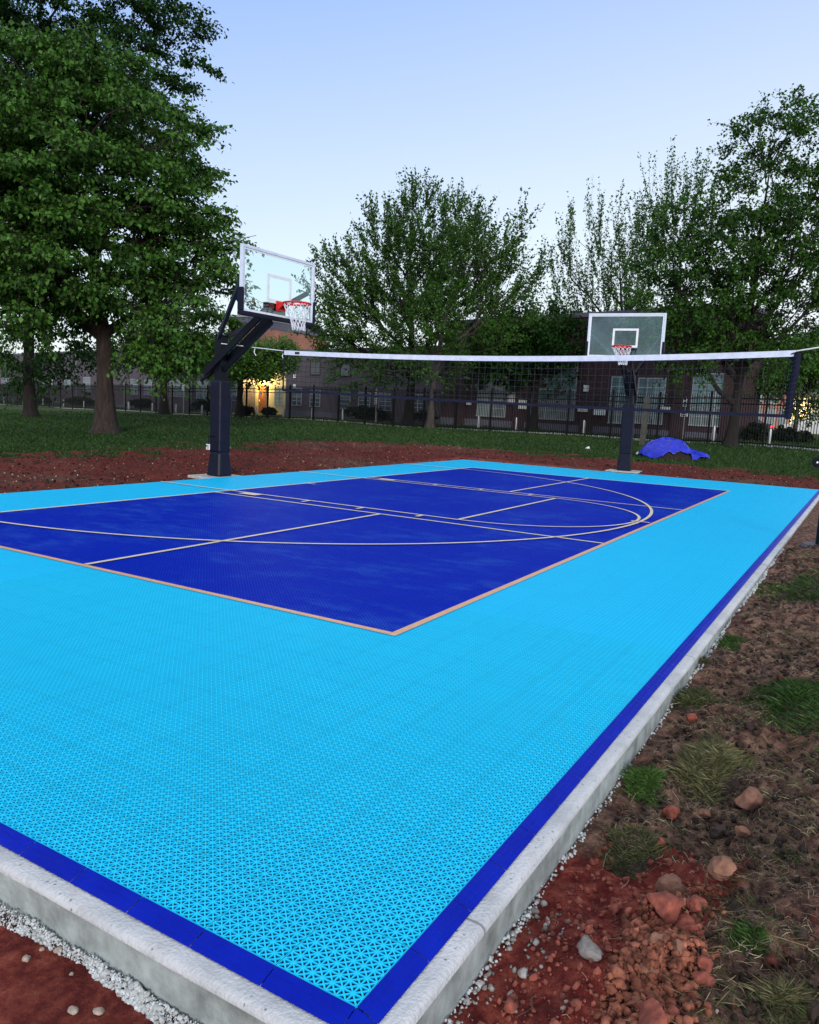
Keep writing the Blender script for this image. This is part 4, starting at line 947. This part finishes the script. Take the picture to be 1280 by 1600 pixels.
# big front maple
b0 = hit(165, 677); D = dep_of(b0); k = D / FPX
tree('huge leafy tree with a thick furrowed trunk, nearest on the left lawn', b0, 14.5 * k, 3.4, [E_(120, 300, D, 205, 205, 190), E_(265, 440, D - .5, 95, 130), E_(40, 330, D - 2.5, 130, 150), E_(110, 150, D, 120, 85), E_(-60, 300, D, 150, 220), E_(60, 440, D - 2.5, 100, 70), E_(250, 310, D, 80, 70), E_(290, 540, D + .5, 60, 45), E_(335, 470, D, 35, 55), E_(330, 360, D, 30, 50)],
     560, 10, 24, .150, 'leaf_maple', 'bark', 'maple', 1.05, .56, 18, name='maple_tree', seed=3, tscat=.11)
b1 = hit(48, 652); D1 = dep_of(b1)
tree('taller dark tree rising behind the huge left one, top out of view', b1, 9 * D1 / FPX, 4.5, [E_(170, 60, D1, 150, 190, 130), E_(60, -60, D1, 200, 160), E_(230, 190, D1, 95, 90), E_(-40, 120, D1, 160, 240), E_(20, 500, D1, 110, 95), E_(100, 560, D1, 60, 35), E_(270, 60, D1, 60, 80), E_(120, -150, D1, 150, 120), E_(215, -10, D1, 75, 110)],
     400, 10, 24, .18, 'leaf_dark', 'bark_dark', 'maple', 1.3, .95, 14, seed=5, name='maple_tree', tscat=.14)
D2 = 62.; P = plan(257, D2); tree('small dark tree in front of the low brick wing left of the left hoop', (*P, gz(*P)), .34, 2.6, [E_(257, 520, D2, 75, 60), E_(300, 560, D2, 60, 32), E_(200, 550, D2, 50, 35)], 110, 7, 16, .24, 'leaf_dark', 'bark_dark', 'bush', 1.3, .7, 8, seed=9, tscat=.2)
D2 = 57.; P = plan(374, D2); tree('small light green tree beside the lit doorway, behind the left hoop', (*P, gz(*P)), .24, 3.0, [E_(405, 568, D2, 46, 26), E_(375, 585, D2, 40, 22), E_(440, 560, D2, 20, 22)], 85, 7, 22, .20, 'leaf_light', 'bark_dark', 'bush', .9, .5, 7, seed=12, tscat=.16)
# middle pair
b2 = hit(637, 666); D3 = dep_of(b2)
tree('broad upright tree in the middle, left one of the two trunks', b2, 8 * D3 / FPX, 3.2, [E_(650, 430, D3, 70, 125), E_(600, 450, D3, 65, 100), E_(700, 430, D3, 60, 100), E_(655, 345, D3, 40, 40), E_(525, 455, D3, 42, 45), E_(545, 510, D3, 55, 45), E_(575, 560, D3, 75, 45), E_(590, 385, D3, 28, 38)],
     215, 8, 24, .17, 'leaf_mid', 'bark_dark', 'upright', 1.75, .8, 13, seed=21, tscat=.07)
b3 = hit(673, 669); D4 = dep_of(b3)
tree('slimmer pale-barked tree right of the middle trunk with low spreading limbs', b3, 6 * D4 / FPX, 3.0, [E_(740, 430, D4, 65, 90), E_(790, 395, D4, 28, 50), E_(800, 440, D4, 45, 40), E_(700, 520, D4, 90, 55), E_(770, 500, D4, 60, 60), E_(660, 570, D4, 70, 30)],
     120, 8, 24, .17, 'leaf_mid', 'bark_pale', 'upright', 1.7, .8, 10, seed=23, tscat=.07)
b4 = hit(832, 671); D5 = dep_of(b4)
tree('dense dark round tree between the middle pair and the farther hoop', b4, 6 * D5 / FPX, 3.2, [E_(840, 540, D5, 78, 50), E_(790, 555, D5, 55, 45), E_(885, 570, D5, 58, 42)], 150, 7, 18, .26, 'leaf_dark', 'bark_dark', 'bush', 1.2, .7, 9, seed=31, tscat=.2)
# airy upright trees behind the right hoop
D6 = 56.; P = plan(975, D6)
tree('airy upright tree with bare spiky shoots behind the farther hoop', (*P, gz(*P)), .30, 3.0, [E_(905, 440, D6, 42, 75), E_(960, 440, D6, 46, 95), E_(890, 375, D6, 12, 40), E_(962, 350, D6, 12, 40), E_(940, 500, D6, 80, 40), E_(990, 370, D6, 18, 36)], 75, 5, 26, .17, 'leaf_mid', 'bark_dark', 'shoot', 2.9, .9, 9, seed=41, tscat=.06)
D6 = 60.; P = plan(1050, D6)
tree('tall thin spiky tree behind the big right tree, tips above it', (*P, gz(*P)), .30, 4.0, [E_(1050, 375, D6, 52, 75), E_(1060, 320, D6, 36, 36), E_(1030, 430, D6, 60, 90), E_(1095, 345, D6, 18, 40)], 62, 5, 26, .18, 'leaf_mid', 'bark_dark', 'shoot', 3.0, .95, 8, seed=43, tscat=.06)
# big right tree
b5 = hit(1140, 697); D7 = dep_of(b5); k7 = D7 / FPX
tree('big many-limbed tree right of the blue tarp, in front of the fence', b5, 8 * k7, 2.0, [E_(1180, 420, D7, 130, 130), E_(1215, 270, D7, 90, 100), E_(1070, 440, D7, 75, 110), E_(1130, 520, D7, 120, 65), E_(1290, 360, D7, 90, 150), E_(1235, 190, D7, 30, 35), E_(1050, 350, D7, 40, 50), E_(1010, 490, D7, 40, 40)],
     270, 8, 20, .155, 'leaf_mid', 'bark_dark', 'broad', 1.15, .70, 15, seed=51, tscat=.08)
D8 = 45.; P = plan(1244, D8)
tree('small fresh green tree at the far right edge beyond the net', (*P, gz(*P)), .13, 1.7, [E_(1240, 590, D8, 55, 38), E_(1265, 560, D8, 40, 40), E_(1215, 600, D8, 32, 26), E_(1265, 640, D8, 30, 14)], 110, 7, 15, .17, 'leaf_maple', 'bark_pale', 'bush', .75, .45, 8, seed=57, tscat=.14)
# distant tree line closing the horizon
for i, (u, D9, vt, wpx, lab) in enumerate([(900, 120, 520, 90, 'distant tree behind the dark hall, left of the farther hoop board'), (1190, 130, 540, 70, 'distant tree behind the pinkish brick house'), (1300, 125, 520, 70, 'distant tree behind the cream house'), (-120, 150, 480, 120, 'distant tree beyond the low brick wing, left edge')]):
    P = plan(u, D9); tree(lab, (*P, gz(*P)), .4, 3, [E_(u, (vt + 640) / 2 - 10, D9, wpx, (640 - vt) * .42)], 70, 7, 12, .5, 'leaf_dark', 'bark_dark', 'bush', 2.6, 1.5, 7, seed=70 + i, tscat=.5)
# hedges and shrubs
def shrub(label, u, v, wpx, hpx, seed, depth=None, name='shrub', leafm='leaf_hedge', grp=None):
    D = depth; P = plan(u, D); g = gz(*P); k = D / FPX; r = np.random.default_rng(seed); W, H, Dp = wpx * k / 2, hpx * k, max(.5, min(wpx * k / 2, 1.1))
    t_ = thing(name, label, 'shrub' if name == 'shrub' else 'hedge', (P[0], P[1], g), brz, grp)
    n = int(700 * max(1, W * .9)); a = r.uniform(-1, 1, n) * W; b_ = r.uniform(-1, 1, n) * Dp; top_ = H * (1 - .35 * (np.abs(a) / W) ** 3 - .3 * (b_ / Dp) ** 2) * (.85 + .3 * fbm(a * 1.3 + seed, b_ * 1.3, seed, 3)); z = top_ * r.random(n) ** .5
    ax = unit(r.normal(size=(n, 3))); me = leaf_mesh('foliage', np.column_stack([a, b_, z]), ax, r.uniform(.14, .26, n), unit(r.normal(size=(n, 3)) + [0, 0, .7]), .45 + r.normal(size=n) * .25); link('foliage', me, M[leafm], t_)
    s = MB()
    for q in range(6): x = (q / 5 - .5) * 1.6 * W; s.tube([(x, 0, -.1), (x + .05, .05, H * .7)], [.03, .012], 5)
    s.build('stem', M['hedge'], t_)
for i, (u, wpx, hpx, lab, d_) in enumerate([(55, 90, 13, 'low dark hedge at the far left under the brick wing', 108), (125, 70, 13, 'low dark hedge under the paired windows left of the thick trunk', 103), (222, 60, 14, 'low dark hedge right of the thick trunk', 94), (325, 60, 20, 'dark hedge behind the left hoop pole', 82), (572, 80, 19, 'dark clipped hedge under the middle wing, left part', 64), (668, 70, 20, 'dark clipped hedge under the middle wing behind the two trunks', 61)]):
    shrub(lab, u, 0, wpx, hpx, 100 + i, d_, 'hedge')
for i, (u, wpx, hpx, lab, d_) in enumerate([(386, 20, 14, 'small dark bush left of the lit door', 69), (421, 16, 13, 'small dark bush right of the lit door', 69), (1182, 34, 26, 'round dark bush behind the fence right of the big right trunk', 43), (1228, 34, 24, 'second dark bush behind the fence, below the small green tree', 42), (1258, 18, 16, 'small round bush behind the fence at the right edge', 44)]):
    shrub(lab, u, 0, wpx, hpx, 120 + i, d_)

# ================================================================== GRASS, SOIL CLODS AND RUBBLE
def blades(name, x, y, h, wd, mat, seed, lean=.5, z=None, parent=None, org=(0, 0, 0), kind='stuff', tm=.5, curve=True):
    r = np.random.default_rng(seed); n = len(x); z = ground(x, y) if z is None else z
    a = r.uniform(0, 2 * math.pi, n); l = r.normal(size=(n, 2)) * lean * h[:, None]
    s_ = np.column_stack([np.cos(a), np.sin(a)]) * wd[:, None] / 2; P = np.column_stack([x, y, z - .005])
    V = np.empty((n, 4, 3)); V[:, 0] = P; V[:, 0, :2] -= s_; V[:, 1] = P; V[:, 1, :2] += s_; 
    tip = P.copy(); tip[:, :2] += l; tip[:, 2] += h; mid = P + (tip - P) * .55; mid[:, 2] += h * .12
    V[:, 2] = tip; V[:, 3] = mid; V[:, 3, :2] -= s_ * .8
    me = quadmesh(name, V.reshape(-1, 3) - np.array(org), np.arange(4 * n).reshape(n, 4)); at2 = me.attributes.new('tint', 'FLOAT', 'FACE'); at2.data.foreach_set('value', np.clip(r.normal(size=n) * .22 + tm, 0, 1).astype(np.float32))
    o = link(name, me, M[mat], parent, org)
    if kind: o['kind'] = kind
    return o
r = np.random.default_rng(90)
uu = r.uniform(-60, 1340, 150000); dd = 15 / (1 - r.random(150000) * .74); 
d2 = np.stack([FW[0] + (uu - 640) / FPX * RT[0], FW[1] + (uu - 640) / FPX * RT[1]], 1); px, py = CAM[0] + d2[:, 0] * dd, CAM[1] + d2[:, 1] * dd
nzz = fbm(px * .6, py * .6, 31, 4) - .5; g_ = bandout(px, py) + nzz * 4.5 + (fbm(px * 2.3, py * 2.3, 35, 4) - .5) * 5 - .2
kk = (g_ + r.normal(size=len(g_)) * .5 > 0); px, py, dd = px[kk], py[kk], dd[kk]
blades('lawn_grass', px, py, r.uniform(.03, .075, len(px)) * (.7 + dd / 50), r.uniform(.012, .03, len(px)) * (.6 + dd / 30), 'grass', 91, .7, tm=.16)
# dead grass and roots over the churned soil
def rightsoil(n, seed, x0=-.1, x1=9):
    r = np.random.default_rng(seed); x = x0 + (x1 - x0) * r.random(n) ** 1.5; y = -.20 - r.random(n) ** 1.1 * (1.0 + x * .16); return x, y, r
x, y, r = rightsoil(36000, 95); m_ = (fbm(x * 2.1, y * 2.1, 77, 3) > .38) & ~((x < 1.25) & (y > -.55) & (r.random(len(x)) > .08)); x, y = x[m_], y[m_]
zz = ground(x, y)
def straws(name, ids, mat, lmul, wmul):
    paths = []
    for i in ids:
        a = random.uniform(0, 6.28); l = random.uniform(.012, .055) * (1 + .05 * x[i]) * lmul; b_ = random.uniform(-.7, .7); h = random.uniform(.001, .014); w_ = random.uniform(.0006, .0013) * (1 + .12 * x[i]) * wmul
        paths.append((np.array([(x[i], y[i], zz[i] + .002), (x[i] + math.cos(a) * l * .5, y[i] + math.sin(a) * l * .5, zz[i] + h + .003), (x[i] + math.cos(a + b_) * l, y[i] + math.sin(a + b_) * l, zz[i] + h * random.uniform(.2, 1.6))]), np.array([w_, w_, w_ * .5])))
    V_, F_ = tubes(paths, 3); o = link(name, quadmesh(name, V_, F_), M[mat]); o['kind'] = 'stuff'
ids = np.arange(len(x)); straws('dead_grass', ids[:7000], 'straw', .9, .85); straws('dead_roots', ids[7000:18000], 'root', .8, 1.1); straws('dry_stems', ids[18000:18140], 'straw', 3.2, 1.2)
xw, yw, rw_ = rightsoil(30000, 97); kw = (fbm(xw * 1.6, yw * 1.6, 79, 3) > .47) & (yw < -.36) & ~((xw < 1.3) & (yw > -.62)); xw, yw = xw[kw], yw[kw]; hw = len(xw) // 2
blades('dry_grass', xw[:hw], yw[:hw], rw_.uniform(.008, .032, hw) * (1 + .05 * xw[:hw]), rw_.uniform(.0008, .0018, hw) * (1 + .2 * xw[:hw]), 'grass_dry', 98, 1.3, tm=.62)
kg = fbm(xw[hw:] * 1.1, yw[hw:] * 1.1, 83, 3) > .50; blades('weed_grass', xw[hw:][kg], yw[hw:][kg], rw_.uniform(.008, .030, kg.sum()) * (1 + .05 * xw[hw:][kg]), rw_.uniform(.001, .0022, kg.sum()) * (1 + .2 * xw[hw:][kg]), 'grass', 99, 1.0, tm=.5)
# soil crumbs
def chunks_mesh(name, P, R, seed, mat, sub=1):
    r = np.random.default_rng(seed); bm = bmesh.new(); bmesh.ops.create_icosphere(bm, subdivisions=sub, radius=1); bv = np.array([v.co[:] for v in bm.verts]); bf = np.array([[v.index for v in f.verts] for f in bm.faces]); bm.free()
    n = len(P); k = len(bv); Q = r.normal(size=(n, 3, 3)); Q, _ = np.linalg.qr(Q)
    sc = r.uniform(.6, 1.2, (n, 1, 3)) * R[:, None, None]; V = (bv[None] * (1 + r.normal(size=(n, k, 1)) * .12) + r.normal(size=(n, k, 3)) * .16) * sc; V = np.einsum('nij,nkj->nki', Q, V) + P[:, None]
    F = (bf[None] + (np.arange(n) * k)[:, None, None]).reshape(-1, 3); o = link(name, quadmesh(name, V.reshape(-1, 3), F), mat); o['kind'] = 'stuff'; return o
x, y, r = rightsoil(14000, 101); z = ground(x, y); R1 = (.0022 + .012 * r.random(len(x)) ** 4) * (1 + .1 * x); redm = (x < 1.3) & (y > -.66)
chunks_mesh('soil_crumbs', np.column_stack([x, y, z + R1 * .3])[~redm], R1[~redm], 102, M['clod_dark'])
chunks_mesh('clay_crumbs', np.column_stack([x, y, z + R1 * .3])[redm], R1[redm], 103, M['clod_red'])
n = 3200; r = np.random.default_rng(111); p_ = hit(1040, 1500); x = p_[0] + r.normal(size=n) * .16; y = p_[1] + .02 + r.normal(size=n) * .055 - (x - p_[0]) * -.05; R2 = .0025 + .015 * r.random(n) ** 3.4; hz_ = np.exp(-((x - p_[0]) / .2) ** 2 - ((y - p_[1]) / .08) ** 2) * .025
chunks_mesh('clay_heap', np.column_stack([x, y, ground(x, y) + hz_ * r.random(n) + R2 * .3]), R2, 112, M['clod_heap'])
x, y, r = rightsoil(560, 141); R4 = (.006 + .020 * r.random(560) ** 2.6) * (1 + .06 * x); rd = (x < 1.5) & (y > -.7); zc = ground(x, y) + R4 * .15
chunks_mesh('soil_clods', np.column_stack([x, y, zc])[~rd][::2], R4[~rd][::2], 142, M['clod_dark'], 2); chunks_mesh('brown_clods', np.column_stack([x, y, zc])[~rd][1::2], R4[~rd][1::2] * .8, 143, M['clod_dim'], 2); chunks_mesh('red_clods', np.column_stack([x, y, zc])[rd], R4[rd] * .8, 144, M['clod_red'], 2)
# concrete spill along the foot of the slab: near short side and near long side
n = 13000; r = np.random.default_rng(121); y = r.uniform(-.22, 5, n); wv = .004 + .066 * np.clip(fbm(y * 3.4, y * 0 + 3, 9, 4) - .36, 0, 1) + .012 * vnoise(y * 22, y * 0, 5); fr = r.random(n); d = .126 + wv * fr; x = -d; z = ground(x, y) + (1 - fr) * (.030 + .02 * vnoise(y * 9, y * 0, 8)) * (.6 + .4 * r.random(n)); R3 = (.0016 + .0065 * r.random(n) ** 2.6) * (.6 + .8 * vnoise(y * 13, y * 0, 17))
chunks_mesh('concrete_spill', np.column_stack([x, y, z]), R3, 122, M['crumb'])
n = 2400; x = r.uniform(-.15, 9, n); den = np.clip(fbm(x * 2.6, x * 0, 13, 3) - .30, 0, 1); kk = r.random(n) < .10 + den * 1.8; x, den = x[kk], den[kk]; n = len(x); d = .128 + (.008 + .05 * den) * r.random(n) ** 1.5; y = -d; z = ground(x, y) + (1 - (d - .128) / .05) * .014 * r.random(n); R3 = (.0025 + .007 * r.random(n) ** 2.2) * (1 + .06 * x)
chunks_mesh('slab_gravel', np.column_stack([x, y, z]), R3, 123, M['crumb'])
n = 170; x = .1 + r.random(n) * .75; y = -.14 - r.random(n) ** 2.4 * .14; R3 = .003 + .009 * r.random(n) ** 2; chunks_mesh('gravel', np.column_stack([x, y, ground(x, y) + R3 * .4]), R3, 124, M['stone'])
# wood chips and clay lumps on the bare band round the far sides
n = 24000; uu = r.uniform(-40, 1320, n); dd = 10 + 20 * r.random(n); d2 = np.stack([FW[0] + (uu - 640) / FPX * RT[0], FW[1] + (uu - 640) / FPX * RT[1]], 1); px, py = CAM[0] + d2[:, 0] * dd, CAM[1] + d2[:, 1] * dd
oo = np.maximum(px - LX, py - LY); kk = (oo > .25) & (bandout(px, py) < .8); px, py = px[kk], py[kk]; n = len(px); R3 = .008 + .035 * r.random(n) ** 2.6; h = n * 3 // 5
chunks_mesh('clay_lumps', np.column_stack([px[:h], py[:h], ground(px[:h], py[:h]) + R3[:h] * .3]), R3[:h] * .7, 131, M['clod_dim'])
chunks_mesh('dark_lumps', np.column_stack([px[h:h + n // 4], py[h:h + n // 4], ground(px[h:h + n // 4], py[h:h + n // 4]) + .005]), R3[h:h + n // 4], 132, M['clod_dark'])
chunks_mesh('wood_chips', np.column_stack([px[h + n // 4:], py[h + n // 4:], ground(px[h + n // 4:], py[h + n // 4:]) + .008]), R3[h + n // 4:] * .42, 133, M['straw'])

def rock(u, v, rpx, lab, mat, seed, name='clay_clod', cat='clod', flat=.8, grp=None, sub=4, cuts=6, sink=.25):
    P = hit(u, v + rpx * .45); D = dep_of(P); R = rpx * D / FPX * 1.12
    me = chunk(R * 1.1, seed, sub, cuts + 6, .20, flat); o = link(name, me, M[mat], None, P + np.array([0, 0, R * (flat * .85 - sink)]), True); o.rotation_euler = (0, 0, seed * 1.3); tag(o, lab, cat, grp)
for a in [(1047, 1385, 21, 'round tan clod leaning on the dark sod clump, topmost of the clay heap', 'clod_tan', 1), (1038, 1415, 26, 'large red clod just below the round tan clod', 'clod_red', 2), (1088, 1413, 17, 'dark red clod right of the large red clod', 'clod_red', 3), (1070, 1450, 20, 'crumbly red clod in the upper right of the clay heap', 'clod_red', 4), (1030, 1475, 22, 'flat pale tan clod in the middle of the clay heap', 'clod_tan', 5), (1062, 1482, 19, 'tall tan clod right of the flat pale clod', 'clod_tan', 6), (1102, 1507, 18, 'angular red clod at the right rim of the clay heap', 'clod_red', 7), (920, 1480, 20, 'greenish grey stone alone on the red clay', 'stone', 8), (1022, 1592, 28, 'big red clod cut by the bottom edge of the photo', 'clod_red', 9), (1006, 1543, 12, 'small orange clod left of the clay heap foot', 'clod_red', 10), (995, 1565, 11, 'oval brown clod near the bottom of the clay heap', 'clod_tan', 11), (1127, 1355, 19, 'tan pointed clod on dark soil right of the sod clump', 'clod_tan', 12), (1170, 1250, 22, 'broad brown clod below the dry grass clump', 'clod_tan', 13), (1102, 1270, 9, 'small yellow clod above the red crumbs', 'clod_tan', 14), (1048, 1270, 14, 'red lump left of the small yellow clod', 'clod_red', 15), (1082, 1121, 9, 'little red lump between the two grass clumps', 'clod_red', 16), (1098, 1530, 13, 'rounded red clod below the angular red clod', 'clod_red', 17), (1012, 1516, 13, 'brown clod left of the heap centre', 'clod_tan', 18), (1160, 1300, 12, 'small clod on the dark soil right of the yellow clod', 'clod_tan', 19), (1050, 1580, 10, 'small red clod above the big bottom clod', 'clod_red', 20)]: rock(*a)
rock(1075, 1563, 11, 'pale bluish stone at the lower right of the clay heap', 'plastic_blue', 31, 'stone', 'stone', .5, None, 2, 9, .1)
rock(818, 1520, 9, 'pale stone on the red clay between the slab and the heap', 'stone', 33, 'stone', 'stone', .7, None, 2)
for k, (u, v, rp) in enumerate([(42, 1496, 7), (114, 1578, 8), (93, 1484, 8), (77, 1462, 5), (57, 1450, 5), (155, 1580, 9), (186, 1553, 5), (223, 1564, 6), (112, 1521, 4), (66, 1483, 4), (240, 1583, 7), (168, 1528, 5), (1120, 1580, 4), (885, 1565, 4), (880, 1575, 5), (960, 1420, 4), (905, 1450, 3)]):
    rock(u, v, rp, 'small pale pebble lying on the red clay', 'pebble_tan', 400 + k, 'pebble', 'pebble', .6, 'pebbles on the red clay', 2, 7, .1)
# turf clumps on the churned soil
def turf(lab, u, v, wx, wy, h, seed, mat, n, bh, tm=.5, dry=.0):
    P = hit(u, v); t_ = thing('turf_clump', lab, 'turf', P, 0); r = np.random.default_rng(seed); nn = 28
    V = []; 
    for i in range(nn):
        for j in range(nn):
            a, b_ = -1 + 2 * i / (nn - 1), -1 + 2 * j / (nn - 1); aa, bb = a * math.sqrt(1 - b_ * b_ / 2), b_ * math.sqrt(1 - a * a / 2); X, Y = P[0] + aa * wx, P[1] + bb * wy
            rr = aa * aa + bb * bb; V.append((aa * wx, bb * wy, gz(X, Y) - P[2] - .012 + h * .7 * max(0, 1 - rr) ** .8 * (.35 + 1.3 * float(fbm(np.array(X * 22), np.array(Y * 22), seed, 4)))))
    F = [(i * nn + j, (i + 1) * nn + j, (i + 1) * nn + j + 1, i * nn + j + 1) for i in range(nn - 1) for j in range(nn - 1)]
    link('soil', quadmesh('soil', V, F), M['clod_dark'], t_, smooth_=True)
    n = int(n * 1.7); ang = r.uniform(0, 2 * math.pi, n); rad = r.random(n) ** .5 * (.38 + .95 * vnoise(ang * 1.6 + seed, ang * 0, seed)) * np.where(r.random(n) < .16, r.uniform(1, 2.1, n), 1); q = np.column_stack([np.cos(ang), np.sin(ang)]) * rad[:, None]; V = np.array(V).reshape(nn, nn, 3); X, Y = P[0] + q[:, 0] * wx, P[1] + q[:, 1] * wy
    z = ground(X, Y) - .012 + h * .7 * np.maximum(0, 1 - (q ** 2).sum(1)) ** .8 * (.35 + 1.3 * fbm(X * 22, Y * 22, seed, 4))
    hh = r.uniform(.25, 1.0, n) * bh * .62 * (.5 + fbm(X * 18, Y * 18, seed + 5, 2)); o = blades('grass_blades', X, Y, hh, r.uniform(.0009, .0022, n) * (1 + P[0] * .22), mat, seed + 1, 1.0, z, None, (0, 0, 0), 'stuff', tm); o.data.transform(Matrix.Translation((-P[0], -P[1], -P[2]))); o.parent = t_
    return t_
turf('dry yellow-green turf clump, widest one beside the slab', 1118, 1195, .30, .16, .07, 501, 'grass_dry', 6500, .055, .6)
turf('bright green turf clump touching the slab side', 1008, 1228, .13, .085, .05, 503, 'grass', 2600, .05, .85)
turf('dark green and straw turf clump up the slab from the dry one', 1085, 1096, .24, .13, .06, 505, 'grass_dry', 2600, .05, .22)
turf('dark root-covered sod clump above the red clods', 985, 1335, .16, .10, .07, 507, 'grass_dry', 2600, .04, .40)
turf('leafy green weed patch right of the clay heap', 1165, 1465, .075, .055, .02, 509, 'grass', 1500, .035, .65)
turf('green grass patch at the right edge halfway up', 1255, 1095, .42, .20, .04, 511, 'grass', 5200, .06, .42)
turf('small grass tuft at the foot of the slab near the corner', 846, 1362, .022, .016, .01, 513, 'grass', 160, .045, .35)
turf('straw-coloured grass clump at the lower right corner', 1225, 1575, .10, .07, .03, 515, 'grass_dry', 1600, .04, .65)
turf('tiny green sprout patch on the dark soil', 1232, 1335, .035, .03, .01, 517, 'grass', 260, .035, .6)
turf('low green tuft farther up the slab near the net post', 1140, 1010, .22, .10, .03, 519, 'grass', 1300, .045, .5)
turf('faint green grass patch at the right edge near the post', 1262, 925, .7, .25, .04, 521, 'grass', 3600, .06, .40)
turf('brown sod clump beside the slab, farther than the green tuft', 1075, 1035, .25, .12, .07, 523, 'grass_dry', 2200, .04, .30)
